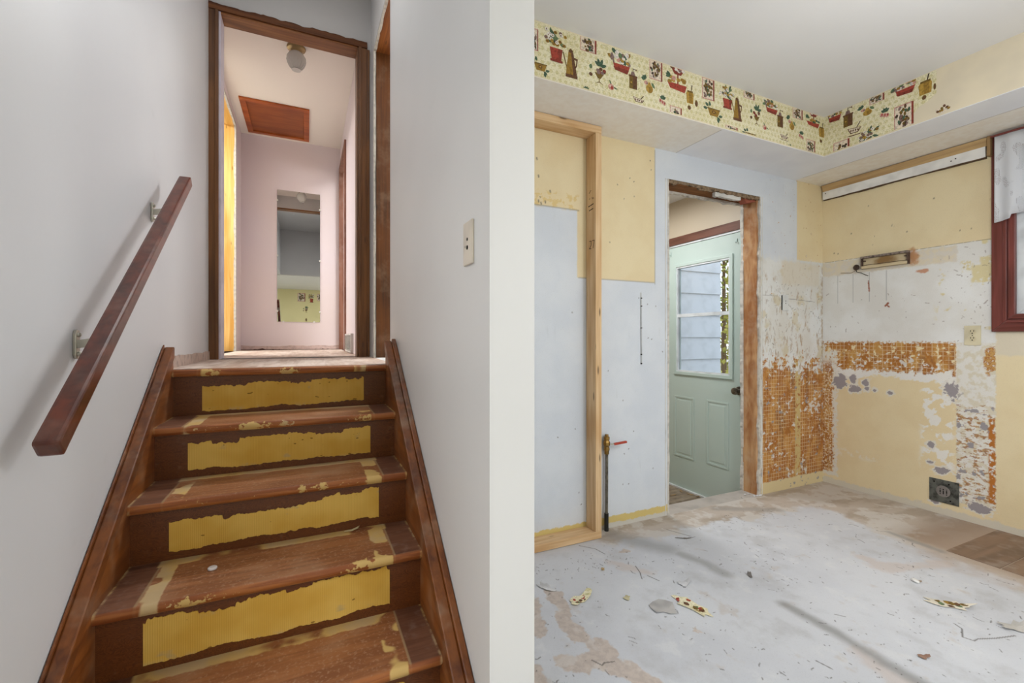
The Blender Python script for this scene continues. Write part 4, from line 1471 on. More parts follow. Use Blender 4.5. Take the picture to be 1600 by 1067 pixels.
m = MB(); m.strip(us, [OZ - .034 + v for v in rag(n, .014, 10, 7.7, 4)], [OZ + .002] * n, lambda u, v, d: (u, KB + .130 - d, v), .016)
m.build('plaster_edge', M['plaster_edge'], dr)
a, b = onY(1115, 290, KB + .02)[0], onY(1155, 300, KB + .02)[0]
m = MB(); n2 = 30
m.strip([a + (b - a) * q / (n2 - 1) for q in range(n2)], [OZ - .045 + v for v in rag(n2, .006, 6, 1.1)], [OZ - .012 + v for v in rag(n2, .004, 6, 2.1)], lambda u, v, d: (u, KB + .03 - d, v), .022)
m.build('plaster_flake', plain('white_plaster', 'dcdad6', .8, .1), dr)
m = MB(); m.prism([(OX1 - .13, OZ - .018), (OX1 - .105, OZ - .05), (OX1 - .012, OZ - .028), (OX1 - .02, OZ - .008)], lambda a, b, d: (a, KB + .07 - d, b), .05)
m.build('red_shim', plain('red_stained_shim', 'a8614e', .7), dr, bevel=.003)
# thin pencil-like cracks of filler beside the opening
for xx in (OX0 - .018, OX1 + .020):
    m = MB(); m.strip(vs, [xx - .0035 + v for v in rag(n, .0015, 12, xx)], [xx + .0035 + v for v in rag(n, .0015, 12, xx + 4)], lambda u, v, d: (v, KB - .001 - d, u), .0025)
    m.build('filler_ridge', plain('filler', 'dddcd8', .8, .1), dr)

# ------------------------------------------------------------------ outer door
DX = 2.862
door = thing('door_1', (DX, (DYA + DYB) / 2, MF), 'pale mint steel outer door with a two pane window', None, kind='structure')
M['mint'] = painted_wall('mint_door_paint', 'c2d4cd', 'cad9d3', 'a5b4ae', .15)
M['vinyl'] = plain('white_vinyl', 'e6ebee', .35, .4)
gp = bpy.data.materials.new('window_glass'); gp.use_nodes = True
nt = gp.node_tree; nt.nodes.clear()
o_ = nt.nodes.new('ShaderNodeOutputMaterial'); mx_ = nt.nodes.new('ShaderNodeMixShader'); tb = nt.nodes.new('ShaderNodeBsdfTransparent')
gb_ = nt.nodes.new('ShaderNodeBsdfGlossy'); fn_ = nt.nodes.new('ShaderNodeFresnel')
gb_.inputs['Roughness'].default_value = .02
tb.inputs[0].default_value = (.93, .96, .97, 1)
fn_.inputs[0].default_value = 1.35
nt.links.new(fn_.outputs[0], mx_.inputs[0]); nt.links.new(tb.outputs[0], mx_.inputs[1]); nt.links.new(gb_.outputs[0], mx_.inputs[2]); nt.links.new(mx_.outputs[0], o_.inputs[0])
M['glass'] = gp
y1, zt1 = onX(1054, 417, DX); y0, zt0 = onX(1146, 392.5, DX)
zb1 = onX(1053, 584, DX)[1]; zb0 = onX(1145.5, 593, DX)[1]
WZ1, WZ0 = (zt1 + zt0) / 2, (zb1 + zb0) / 2
WY0, WY1 = y0, y1
m = MB(); m.wall(fX, (DYA + .004, DYB - .004), (MF + .012, 1.852), DX, DX + .044, [(WY0 + .03, WY1 - .03, WZ0 + .03, WZ1 - .03)])
slab = m.build('slab', M['mint'], door)


def ring(y0, y1, z0, z1, w, xa, xb):
    q = MB()
    q.wall(fX, (y0, y1), (z0, z1), xa, xb, [(y0 + w, y1 - w, z0 + w, z1 - w)])
    return q


ring(WY0, WY1, WZ0, WZ1, .026, DX - .012, DX).build('window_surround', M['mint'], door, bevel=.003)
ring(WY0 + .024, WY1 - .024, WZ0 + .024, WZ1 - .024, .014, DX - .006, DX + .03).build('window_frame', M['vinyl'], door)
WM = onX(1100, 491, DX)[1]
m = MB(); m.box(DX - .004, DX + .03, WY0 + .038, WY1 - .038, WM - .013, WM + .013); m.build('meeting_rail', M['vinyl'], door)
for za, zb in ((WZ0 + .038, WM - .013), (WM + .013, WZ1 - .038)):
    m = MB(); m.box(DX + .014, DX + .018, WY0 + .038, WY1 - .038, za, zb); m.build('pane', M['glass'], door)
for (pa, pb) in (((1054, 617), (1084.6, 720)), ((1104, 624), (1139, 735))):
    ya, za = onX(*pa, DX); yb, zb = onX(*pb, DX)
    q = ring(yb, ya, zb, za, .016, DX - .004, DX)
    pn = q.build('panel', M['mint'], door, bevel=.0035)
    m = MB(); m.box(DX - .003, DX + .002, yb + .034, ya - .034, zb + .034, za - .034); m.build('raised_field', M['mint'], pn, bevel=.002)
ky, kz = onX(1151, 611, DX - .03)
m = MB(); m.lathe((DX, ky, kz), (-1, 0, 0), [(0, .032), (.006, .031), (.010, .014), (.028, .012), (.036, .022), (.050, .027), (.060, .024), (.066, .012)], 20)
m.build('knob', plain('worn_nickel', '8f867a', .3, .5, .9, .2, 40), door, smooth=True)
for px, py in ((1152, 377), (1049, 398)):
    hy, hz = onX(px, py, DX)
    m = MB(); m.tube([(DX - .001, hy, hz + .02), (DX - .006, hy, hz), (DX - .014, hy, hz - .012), (DX - .020, hy, hz - .004)], .0035, 8)
    m.build('hook', M['mint'], door, smooth=True)
m = MB(); m.box(MX - .022, MX - .001, DYA - .02, DYB + .05, 1.868, 1.932)
struct('trim_9', m, wood('brown_head_casing', '5e3a2c', '7a5040', 'y', 40, 3, .5, .3), 'brown head casing over the mint outer door')
m = MB(); m.box(MX - .012, MX + .02, DYA, DYB, 1.853, 1.868)
struct('trim_10', m, M['vinyl'], 'white weather strip over the mint outer door')
m = MB(); m.box(MX - .02, MX + .13, DYA, DYB, MF, MF + .012)
struct('trim_11', m, M['vinyl'], 'pale threshold under the mint outer door')

# ------------------------------------------------------------------ outside
sd = thing('siding_wall', (3.7, 3.9, -.7), 'pale grey lap siding outside the door window', 'siding')
M['siding'] = plain('pale_siding', 'b2b6c0', .5, .3, var=.03)
SX0, SX1, SYy = 3.05, onY(1127, 480, 3.8)[0], 3.8
e_ = .255
z_ = -.7
zref = onY(1085, 458, SYy)[1]
z_ = zref - e_ * 8
base = MB(); base.box(SX0, SX1 - .01, SYy + .03, SYy + .12, z_, z_ + e_ * 15); base.build('sheathing', M['siding'], sd)
pl = None
for q in range(15):
    if pl is None:
        m = MB()
        m.hexa([(0, 0, 0), (SX1 - SX0, 0, 0), (SX1 - SX0, .02, 0), (0, .02, 0), (0, .018, e_ + .01), (SX1 - SX0, .018, e_ + .01), (SX1 - SX0, .03, e_ + .01), (0, .03, e_ + .01)])
        pl = child_at(m, 'siding_board', M['siding'], sd, (SX0, SYy, z_))
    else:
        c = pl.copy(); C.objects.link(c); c.parent = sd
        c.location = pl.location + Vector((0, 0, e_ * q))
m = MB(); m.wall(fZ, (-30, 40), (-30, 40), -1.2, -1.0)
struct('ground', m, plain('outside_ground', 'b3b0a6', .9, .1), 'pale ground outside the house')


def hedge(cx, cy, h, r, label, seed):
    t = thing('cedar_shrub', (cx, cy, -1.0), label, 'shrub', 'shrubs outside the door window')
    rnd = random.Random(seed)
    m = MB(); m.tube([(cx, cy, -1.0), (cx, cy, h * .8 - 1)], [.06, .02], 8); m.build('trunk', plain('shrub_bark', '6d5844', .9), t)
    m = MB()
    for _ in range(2600):
        z = rnd.random() ** .8
        rr = r * (1 - z * .75) * math.sqrt(rnd.uniform(.35, 1))
        a = rnd.uniform(0, 6.283)
        p = Vector((cx + rr * math.cos(a), cy + rr * math.sin(a), -1 + z * h))
        d1 = Vector((rnd.uniform(-1, 1), rnd.uniform(-1, 1), rnd.uniform(-.2, 1.2))).normalized() * rnd.uniform(.05, .11)
        d2 = d1.cross(Vector((rnd.random(), rnd.random(), rnd.random()))).normalized() * .03
        m.poly([p, p + d1 * .5 + d2, p + d1, p + d1 * .5 - d2], rnd.choice((0, 0, 1)))
    f_ = m.build('foliage', [M['leaf1'], M['leaf2']], t, weld=False)
    f_['kind'] = 'stuff'


M['leaf1'] = plain('yellow_green_leaf', 'b8b060', .7, .2, var=.15)
M['leaf2'] = plain('olive_leaf', '9c9c50', .7, .2, var=.15)
for q, (px, d_, h_) in enumerate(((1131, 7.2, 4.4), (1165, 8.4, 4.0))):
    dx, dy, _ = ray(px, 480)
    hedge(dx * d_, dy * d_, h_, .75, ('yellow green cedar shrub nearest the siding corner', 'olive cedar shrub behind the one at the siding corner')[q], q + 3)

# ------------------------------------------------------------------ kitchen window, curtain
win = thing('window_1', (KR, .54, 1.2), 'dark red brown framed kitchen window with white vinyl sash', None, kind='structure')
M['mahog'] = wood('mahogany_casing', '5e2a20', '80403a', 'z', 50, 3, .35, .45)
M['mahog_y'] = wood('mahogany_casing_flat', '5e2a20', '80403a', 'y', 50, 3, .35, .45)
A0, A1, B0, B1 = .03, 1.055, 1.205, 2.13
wd = .092
# mitred casing: outer flat, two beads
def casing(y0, y1, z0, z1, w, xa, xb, mats, name, par):
    for side in range(4):
        o4 = [(y0, z0), (y1, z0), (y1, z1), (y0, z1)]
        i4 = [(y0 + w, z0 + w), (y1 - w, z0 + w), (y1 - w, z1 - w), (y0 + w, z1 - w)]
        a, b = side, (side + 1) % 4
        q = MB()
        q.hexa([(xb, *o4[a]), (xb, *o4[b]), (xb, *i4[b]), (xb, *i4[a]), (xa, *o4[a]), (xa, *o4[b]), (xa, *i4[b]), (xa, *i4[a])])
        q.build(name, mats[side % 2], par, bevel=.003)


mm = (M['mahog_y'], M['mahog'])
casing(A0 - wd, A1 + wd, B0 - wd, min(B1 + wd, KS - .002), wd, KR - .020, KR - .001, mm, 'casing', win)
casing(A0 - .045, A1 + .045, B0 - .045, B1 + .045, .016, KR - .028, KR - .018, mm, 'bead', win)
casing(A0 - .022, A1 + .022, B0 - .022, B1 + .022, .026, KR - .032, KR - .006, mm, 'inner_bead', win)
casing(A0, A1, B0, B1, .045, KR + .0, KR + .09, (M['vinyl'],) * 2, 'frame', win)
casing(A0 + .045, A1 - .045, B0 + .045, B1 - .045, .04, KR + .03, KR + .065, (M['vinyl'],) * 2, 'sash', win)
m = MB(); m.box(KR + .046, KR + .050, A0 + .085, A1 - .085, B0 + .085, B1 - .085); m.build('pane', M['glass'], win)

# lace: a material with real openings between its threads
gl_ = bpy.data.materials.new('white_lace'); gl_.use_nodes = True
nt = gl_.node_tree; bs = nt.nodes['Principled BSDF']; ou = nt.nodes['Material Output']
bs.inputs['Base Color'].default_value = (.86, .87, .90, 1); bs.inputs['Roughness'].default_value = .8
tc = nt.nodes.new('ShaderNodeTexCoord'); tl = nt.nodes.new('ShaderNodeBsdfTranslucent'); tl.inputs[0].default_value = (.85, .87, .92, 1)
ms = nt.nodes.new('ShaderNodeMixShader'); ms.inputs[0].default_value = .35
nt.links.new(bs.outputs[0], ms.inputs[1]); nt.links.new(tl.outputs[0], ms.inputs[2])
mp = nt.nodes.new('ShaderNodeMapping'); mp.inputs['Scale'].default_value = (0, 210, 210)
nt.links.new(tc.outputs['Object'], mp.inputs[0])
vo = nt.nodes.new('ShaderNodeTexVoronoi'); vo.inputs['Scale'].default_value = 1; vo.inputs['Randomness'].default_value = .25
nt.links.new(mp.outputs[0], vo.inputs['Vector'])
mp2 = nt.nodes.new('ShaderNodeMapping'); mp2.inputs['Scale'].default_value = (0, 16, 9)
nt.links.new(tc.outputs['Object'], mp2.inputs[0])
nz = nt.nodes.new('ShaderNodeTexNoise'); nz.inputs['Scale'].default_value = 1; nz.inputs['Detail'].default_value = 1
nt.links.new(mp2.outputs[0], nz.inputs['Vector'])
m1 = nt.nodes.new('ShaderNodeMapRange'); m1.inputs[1].default_value = .54; m1.inputs[2].default_value = .57
nt.links.new(nz.outputs[0], m1.inputs[0])
m2 = nt.nodes.new('ShaderNodeMath'); m2.operation = 'LESS_THAN'; m2.inputs[1].default_value = .30
nt.links.new(vo.outputs['Distance'], m2.inputs[0])
m3 = nt.nodes.new('ShaderNodeMath'); m3.operation = 'MULTIPLY'
nt.links.new(m1.outputs[0], m3.inputs[0]); nt.links.new(m2.outputs[0], m3.inputs[1])
tr_ = nt.nodes.new('ShaderNodeBsdfTransparent'); m4 = nt.nodes.new('ShaderNodeMixShader')
nt.links.new(m3.outputs[0], m4.inputs[0]); nt.links.new(ms.outputs[0], m4.inputs[1]); nt.links.new(tr_.outputs[0], m4.inputs[2]); nt.links.new(m4.outputs[0], ou.inputs[0])

cur = thing('lace_valance', (KR - .06, .54, 1.8), 'white lace valance hung over the kitchen window', 'curtain')
n = 220
ys = [1.12 - 1.2 * q / (n - 1) for q in range(n)]
m = MB()
rows = 10
for q, y_ in enumerate(ys):
    wv = .010 * math.sin(y_ * 70) + .006 * math.sin(y_ * 31 + 1)
    zb = 1.735 + .022 * abs(math.sin((1.12 - y_) * 13)) - (.02 if q < 12 else 0) - .03 * min(1, q / 90)
    for r_ in range(rows):
        f_ = r_ / (rows - 1)
        m.v.append((KR - .062 + wv * (.4 + .6 * f_), y_, 2.198 + (zb - 2.198) * f_))
for q in range(n - 1):
    for r_ in range(rows - 1):
        a = q * rows + r_
        m.f.append((a, a + rows, a + rows + 1, a + 1)); m.m.append(0)
cl = m.build('lace', gl_, cur, smooth=True)
so = cl.modifiers.new('cloth_thickness', 'SOLIDIFY'); so.thickness = .0012
m = MB(); m.tube([(KR - .064, 1.135, 2.196), (KR - .064, -.08, 2.196)], .006, 8); m.build('rod', M['mahog_y'], cur, smooth=True)

# ------------------------------------------------------------------ cleat under the soffit of the right wall
cle = thing('cabinet_cleat', (KR, 1.6, 2.11), 'long white and brown cabinet cleat under the soffit', 'cleat')
Y0c, Y1c = 1.158, KB - .012
n = 120
us = [Y0c + .012 + (Y1c - Y0c - .012) * q / (n - 1) for q in range(n)]
m = MB(); m.strip(us, [2.108 + v for v in rag(n, .0025, 6, 2.9)], [2.166] * n, lambda u, v, d: (KR - .002 - d, u, v), .020)
wb_ = m.build('white_board', plain('white_cleat_paint', 'f0efec', .5), cle)
m = MB(); m.strip(us, [2.101 + v for v in rag(n, .004, 7, 4.9)], [2.112] * n, lambda u, v, d: (KR - .002 - d, u, v), .012)
m.build('torn_edge', plain('torn_dark_edge', '5c4a3a', .9, .1), cle)
m = MB()
m.hexa([(KR - .002, Y0c, 2.166), (KR - .022, Y0c, 2.166), (KR - .022, Y1c, 2.166), (KR - .002, Y1c, 2.166), (KR - .002, Y0c, 2.210), (KR - .040, Y0c, 2.210), (KR - .040, Y1c, 2.210), (KR - .002, Y1c, 2.210)])
m.build('brown_cove', wood('cove_wood', 'a5845a', 'c7a878', 'y', 40, 3, .5, .3), cle, bevel=.003)
m = MB(); m.box(KR - .045, KR - .002, Y0c - .016, Y0c, 2.102, 2.211); m.build('end_block', wood('block_wood', '7e6446', 'a5865c', 'z', 40, 3, .5, .3), cle, bevel=.003)
for y_, z_ in ((Y0c + .16, 2.135), (Y0c + .14, 2.143), (Y1c - .02, 2.150)):
    m = MB(); m.lathe((KR - .0235, y_, z_), (1, 0, 0), [(0, .0035), (.004, .0035)], 8); m.build('nail_hole', M['black'], cle)

# ------------------------------------------------------------------ lamp base on the right wall
fx = thing('strip_lamp_base', (KR, 1.66, 1.6), 'dark rimmed base of a removed strip lamp with brown scorch', 'lamp base')
FYa, FYb, FZa, FZb = 1.530, 1.790, 1.556, 1.640
g = G('scorched_cream_metal', .5, .3)
d_ = g.blob(g.y, g.z, 0.0, 0.002, .055, .03, (g.noise(20, 2) - .5) * 1.2, .5)
M['scorch'] = g.done(g.mix('cdbb98', '8a6636', d_ * .9))
M['rimdark'] = plain('grimy_rim', '5c4a40', .7, .2, var=.25, vs=60)
m = MB(); m.box(KR - .010, KR - .001, FYa, FYb, FZa, FZb); m.build('back_plate', M['scorch'], fx)
m = MB(); m.box(KR - .034, KR - .001, FYa - .004, FYb + .004, FZb - .014, FZb); m.build('top_rim', plain('dusty_rim', '8f8076', .8, .1, var=.25, vs=60), fx, bevel=.002)
m = MB(); m.box(KR - .030, KR - .001, FYa, FYb, FZa, FZa + .018); m.build('bottom_rim', M['scorch'], fx, bevel=.002)
for y_ in (FYa, FYb):
    m = MB(); m.box(KR - .028, KR - .001, y_ - .004, y_ + .004, FZa, FZb - .012); e0 = m.build('end_clip', M['rimdark'], fx)
    m = MB(); m.box(KR - .020, KR - .008, min(y_, y_ + (.02 if y_ == FYa else -.02)), max(y_, y_ + (.02 if y_ == FYa else -.02)), 1.605, 1.612); m.build('pin', M['rimdark'], e0)
m = MB(); m.box(KR - .0115, KR - .009, FYa + .006, FYb - .006, FZa + .024, FZa + .027); m.build('seam', M['rimdark'], fx)

wy, wz = onX(1339, 418, KR)
wr = thing('wire_stub', (KR, wy, wz), 'torn black wires sticking from a knot left of the lamp base', 'wire')
m = MB(); m.lathe((KR - .001, wy, wz), (-1, 0, 0), [(0, .018), (.010, .020), (.020, .012), (.028, .006)], 9); m.build('knot', M['rimdark'], wr)
m = MB(); m.tube([(KR - .015, wy, wz - .01), (KR - .02, wy - .01, wz - .035), (KR - .018, wy - .035, wz - .043), (KR - .016, wy - .06, wz - .06), (KR - .012, wy - .075, wz - .068)], .0022, 6); m.build('wire', M['black'], wr, smooth=True)
m = MB(); m.tube([(KR - .012, wy, wz - .02), (KR - .014, wy + .03, wz - .036), (KR - .012, wy + .07, wz - .030), (KR - .010, wy + .10, wz - .026)], .0016, 6); m.build('wire', plain('thin_tan_wire', '7d6a50', .7), wr, smooth=True)

# ------------------------------------------------------------------ outlets and plates
oy, oz = onX(1520, 524, KR)
ot = thing('wall_outlet', (KR, oy, oz), 'ivory double outlet beside the kitchen window', 'outlet')
m = MB(); m.box(-.006, -.001, -.036, .036, -.057, .057); m.build('plate', plain('aged_ivory', 'd9cfb0', .4, .4), ot, bevel=.002, local=True)
for dz in (-.020, .020):
    m = MB(); m.lathe((-.0055, 0, dz), (-1, 0, 0), [(0, .0165), (.002, .016)], 18); s1 = m.build('socket', plain('socket_ivory', 'd2c7a6', .4), ot, local=True)
    for dy, h_ in ((-.0065, .005), (.0065, .0045)):
        m = MB(); m.box(-.0085, -.0072, dy - .0012, dy + .0012, dz + .001, dz + .001 + h_ * 2); m.build('slot', M['black'], s1, local=True)
    m = MB(); m.lathe((-.0072, 0, dz - .007), (-1, 0, 0), [(0, .003), (.001, .003)], 8); m.build('slot', M['black'], s1, local=True)
m = MB(); m.lathe((-.0058, 0, 0), (-1, 0, 0), [(0, .003), (.0015, .002)], 8); m.build('screw', M['black'], ot, local=True)

ya, za = onX(1452.5, 746, KR); yb, zb = onX(1499, 791, KR)
zt = (onX(1453, 746, KR)[1] + onX(1499, 754, KR)[1]) / 2; zo = (onX(1453, 781, KR)[1] + onX(1499, 790.5, KR)[1]) / 2
gy, gz = (ya + yb) / 2, (zt + zo) / 2
rp = thing('range_outlet', (KR, gy, gz), 'square grey metal range outlet low on the yellow wall', 'outlet')
hy_, hz_ = abs(ya - yb) / 2, abs(zt - zo) / 2
m = MB(); m.box(-.006, -.001, -hy_, hy_, -hz_, hz_); m.build('plate', plain('grimy_zinc', '6f716c', .55, .4, .6, .25, 35), rp, bevel=.002, local=True)
m = MB(); m.lathe((-.006, .002, 0), (-1, 0, 0), [(0, .034), (.003, .033)], 24); s1 = m.build('socket', plain('grey_bakelite', '86807c', .5), rp, local=True)
for dy in (-.015, 0, .015):
    for z0, z1 in (((-.016, .004), (.008, .016)) if dy == 0 else ((-.008, .008), (.012, .016), (-.018, -.013))):
        m = MB(); m.box(-.0105, -.0085, dy - .0022, dy + .0022, z0, z1); m.build('slot', M['black'], s1, local=True)
for dy, dz in ((hy_ * .65, hz_ * .72), (-hy_ * .35, hz_ * .7), (-hy_ * .45, -hz_ * .7)):
    m = MB(); m.lathe((-.0064, dy, dz), (-1, 0, 0), [(0, .0045), (.001, .0045)], 10); m.build('hole', M['black'], rp, local=True)

bx_, bz_ = onY(1226, 473, KB)
bp = thing('blank_plate', (bx_, KB, bz_), 'white painted switch plate right of the stripped doorway', 'switch')
m = MB(); m.box(-.028, .034, -.007, -.001, -.056, .056); m.build('plate', plain('overpainted_white', 'dcdedd', .5), bp, bevel=.002, local=True)
m = MB(); m.box(-.037, -.030, -.004, -.001, -.052, .052); m.build('gap', M['black'], bp, local=True)
for dz in (-.004, .012):
    m = MB(); m.lathe((.002, -.0075, dz), (0, 1, 0), [(0, .004), (.003, .004)], 10); m.build('hole', M['black'], bp, local=True)

cx_, cz_ = onY(1001, 466, KB)
cc = thing('cable_clip', (cx_, KB, cz_), 'thin white cable strip with dark nails on the pale wall', 'cable')
z_end = onY(1001, 569, KB)[1]
m = MB(); m.tube([(cx_, KB - .005, cz_ + .008), (cx_ + .001, KB - .006, (cz_ + z_end) / 2), (cx_ + .003, KB - .005, z_end)], .0034, 8); m.build('strip', plain('painted_strip', 'c9ccd0', .6), cc, smooth=True)
for f_ in (.0, .12, .45, .85, .99):
    m = MB(); m.lathe((cx_ + .001, KB - .009, cz_ + (z_end - cz_) * f_), (0, 1, 0), [(0, .004), (.008, .004)], 8); m.build('nail', M['black'], cc)

# ================================================================== wallpaper border
def paper_mat():
    g = G('cream_wallpaper', .6, .25)
    h = g.x + g.y                          # along the band: one of the two is constant
    P = .030
    col = g.mix('e6dfc0', 'dfd6b2', g.ss(g.noise(9, 2), .4, .6))
    row = g.math('FLOOR', g.z * (1 / P))
    sh = g.math('FRACT', row * .5)
    fu = g.math('FRACT', h * (1 / P) + sh) - .5
    fv = g.math('FRACT', g.z * (1 / P)) - .5
    d = g.math('SQRT', fu * fu + fv * fv)
    col = g.mix(col, 'c6bc7c', g.ss(d, .36, .24) * .6)
    col = g.mix(col, 'd8cf9e', g.ss(d, .18, .10) * .6)
    vn = g.noise(150, 1, (2, 2, 2))
    col = g.mix(col, 'a8a878', g.ss(vn, .56, .64) * .45)
    col = g.mix(col, 'f1ead2', g.ss(vn, .42, .34) * .6)
    return g.done(col)


M['paper'] = paper_mat()
PC = {'red': 'aa4a3c', 'dred': '8a4034', 'gold': '9c7a36', 'dgold': '78602e', 'green': '6a7f5c', 'dgreen': '4c6450', 'brown': '6a4a34', 'pink': 'cf9c90',
      'white': 'e9e2da', 'ochre': 'b89444', 'black': '4a3a2e', 'cream': 'e6d8c4', 'mauve': '88706c'}
PN = list(PC)
PM = [plain('print_' + k, v, .6, .2, var=.12, vs=90) for k, v in PC.items()]


def circ(cx, cy, rx, ry=None, n=10):
    ry = ry or rx
    return [(cx + rx * math.cos(2 * math.pi * k / n), cy + ry * math.sin(2 * math.pi * k / n)) for k in range(n)]


def rect(x0, y0, x1, y1):
    return [(x0, y0), (x1, y0), (x1, y1), (x0, y1)]


def leafp(x, y, a, l, w):
    c, s_ = math.cos(a), math.sin(a)
    return [(x + c * p - s_ * q, y + s_ * p + c * q) for p, q in ((0, 0), (l * .35, w), (l * .75, w * .8), (l, 0), (l * .75, -w * .8), (l * .35, -w))]


def motif(kind, rnd):
    """flat print shapes in a unit square, back to front"""
    o = []
    A = lambda c, p: o.append((c, p))
    if kind == 'pot':
        for _ in range(13):
            A('dgreen' if rnd.random() < .6 else 'green', leafp(.5 + rnd.uniform(-.2, .2), .62 + rnd.uniform(-.1, .2), rnd.uniform(-.6, 3.7), .28, .05))
        for _ in range(20):
            c = rnd.choice(('white', 'white', 'ochre', 'gold', 'mauve'))
            x, y = .5 + rnd.uniform(-.4, .4), .66 + rnd.uniform(-.16, .26)
            A(c, circ(x, y, .075, .055, 7)); A('dgold' if c != 'gold' else 'brown', circ(x, y, .025, .02, 6))
        A('red', [(.26, .42), (.78, .42), (.72, .06), (.34, .06)]); A('dred', rect(.28, .0, .78, .07)); A('dred', [(.60, .42), (.78, .42), (.72, .06), (.62, .06)])
    elif kind == 'coffee':
        A('dgold', [(.0, .80), (.07, .82), (.35, .25), (.35, .10)]); A('brown', [(.75, .72), (1, .70), (.95, .45), (.80, .30), (.78, .36), (.88, .48), (.90, .63), (.75, .65)])
        A('gold', [(.38, .88), (.70, .88), (.95, .10), (.22, .10)]); A('brown', [(.55, .88), (.70, .88), (.95, .10), (.70, .10)]); A('brown', rect(.2, .0, .98, .11))
        A('brown', circ(.54, .91, .15, .06)); A('dgold', circ(.54, .97, .06, .03))
    elif kind == 'frame':
        A('pink', rect(0, 0, 1, 1)); A('dred', rect(.90, .02, 1, .98)); A('cream', rect(.05, .05, .88, .95))
        for _ in range(26):
            A(rnd.choice(('brown', 'dgold', 'dgreen', 'mauve', 'black')), leafp(.48 + rnd.uniform(-.28, .28), .5 + rnd.uniform(-.34, .34), rnd.uniform(0, 6.3), .20, .07))
        for _ in range(5):
            A('dgold', circ(.48 + rnd.uniform(-.2, .2), .5 + rnd.uniform(-.3, .3), .07, .06, 7))
    elif kind == 'compote':
        A('dgold', [(.32, .42), (.78, .42), (.62, .22), (.48, .22)]); A('dgold', rect(.53, .08, .57, .25)); A('dgold', [(.36, 0), (.40, .03), (.55, .12), (.72, .03), (.76, 0), (.55, .07)])
        for _ in range(7):
            A(rnd.choice(('dred', 'brown', 'mauve')), circ(.55 + rnd.uniform(-.25, .25), .50 + rnd.uniform(-.08, .1), .09, .07, 8))
        for a in (.3, 1.2, 2.0, 2.6):
            A('dgreen', leafp(.6, .68, a, .32, .07))
        A('brown', circ(.14, .30, .09, .07)); A('green', leafp(.1, .5, 1.2, .2, .08))
    elif kind == 'basket':
        for _ in range(16):
            A(rnd.choice(('dgreen', 'green', 'gold', 'mauve', 'white')), leafp(.5 + rnd.uniform(-.35, .35), .62 + rnd.uniform(-.1, .2), rnd.uniform(0, 6.3), .28, .09))
        A('mauve', [(.05, .75), (.14, .78), (.26, .22), (.20, .2)])
        for _ in range(9):
            A(rnd.choice(('white', 'pink', 'ochre', 'gold')), circ(.5 + rnd.uniform(-.28, .38), .52 + rnd.uniform(-.08, .14), .08, .07, 8))
        A('red', [(.17, .36), (.92, .36), (.80, .0), (.25, .06)]); A('dred', [(.17, .20), (.88, .20), (.80, .0), (.25, .06)])
    elif kind == 'stand':
        A('red', [(.05, .30), (.95, .30), (.85, .0), (.18, .06)]); A('dred', [(.2, .95), (.85, .95), (.68, .68), (.38, .68)]); A('dred', rect(.50, .3, .56, .7))
        for _ in range(9):
            A(rnd.choice(('green', 'dgreen', 'gold', 'ochre', 'pink')), circ(.5 + rnd.uniform(-.4, .4), .42 + rnd.uniform(-.1, .12), .1, .08, 8))
        for _ in range(8):
            A(rnd.choice(('pink', 'mauve', 'brown', 'white')), circ(.52 + rnd.uniform(-.28, .28), .9 + rnd.uniform(-.08, .08), .08, .06, 8))
        for a in (2.4, 2.9, 3.4):
            A('dgreen', leafp(.2, .55, a, .24, .06))
    elif kind == 'grinder':
        A('dgold', rect(.10, .0, .95, .62)); A('brown', rect(.5, .02, .95, .60)); A('brown', rect(.05, .58, 1, .66)); A('mauve', [(.25, .66), (.75, .66), (.65, .84), (.35, .84)])
        A('black', rect(.48, .84, .54, 1)); A('black', rect(.48, .95, .85, .98)); A('brown', circ(.85, .95, .07, .04)); A('ochre', circ(.32, .3, .08, .05))
    elif kind == 'pear':
        A('ochre', circ(.62, .25, .26, .25)); A('ochre', [(.42, .3), (.82, .3), (.68, .62), (.55, .62)]); A('gold', circ(.70, .22, .14, .2)); A('pink', circ(.38, .55, .14, .12)); A('mauve', circ(.44, .52, .06, .06))
        A('green', leafp(.75, .65, -.9, .4, .09))
        for a in (1.6, 2.3, 2.9):
            A('dgreen', leafp(.32, .72, a, .3, .1))
    elif kind == 'cup':
        A('brown', [(.05, .72), (.95, .55), (.75, .22), (.25, .24)]); A('cream', [(.12, .66), (.86, .53), (.70, .28), (.30, .30)])
        for k in range(4):
            A('brown', circ(.28 + k * .15, .48 - k * .02, .05, .09, 6))
        A('brown', [(0, .12), (.2, .04), (.85, .0), (1, .1), (.85, .07), (.2, .12)]); A('black', [(.62, .62), (.70, .62), (.92, 1), (.85, 1)])
    elif kind == 'radish':
        for x, y in ((.2, .42), (.45, .32), (.66, .25)):
            A('pink', circ(x, y, .16, .18, 9)); A('red', circ(x + .04, y + .02, .07, .1, 7))
        for a in (.7, 1.3, 1.9, 2.5):
            A('dgreen', leafp(.5, .55, a, .42, .11))
    elif kind == 'onion':
        A('green', leafp(.45, .4, 2.0, .5, .07)); A('green', leafp(.5, .35, -.3, .55, .07)); A('pink', circ(.4, .28, .28, .26)); A('red', circ(.48, .22, .13, .16)); A('cream', circ(.32, .34, .06, .07))
    elif kind == 'crock':
        A('ochre', [(.1, .0), (.95, .0), (1, .5), (.85, .66), (.2, .66), (.02, .5)]); A('gold', rect(.4, .02, .8, .6)); A('dgold', rect(.15, .58, .9, .68)); A('black', [(.62, .66), (.70, .66), (.85, 1), (.72, 1)])
    elif kind == 'bowl':
        A('gold', [(.1, .55), (.9, .55), (.75, .15), (.25, .15)]); A('brown', circ(.5, .38, .12, .1)); A('ochre', circ(.5, .38, .06, .05)); A('dgold', rect(.08, .52, .92, .58))
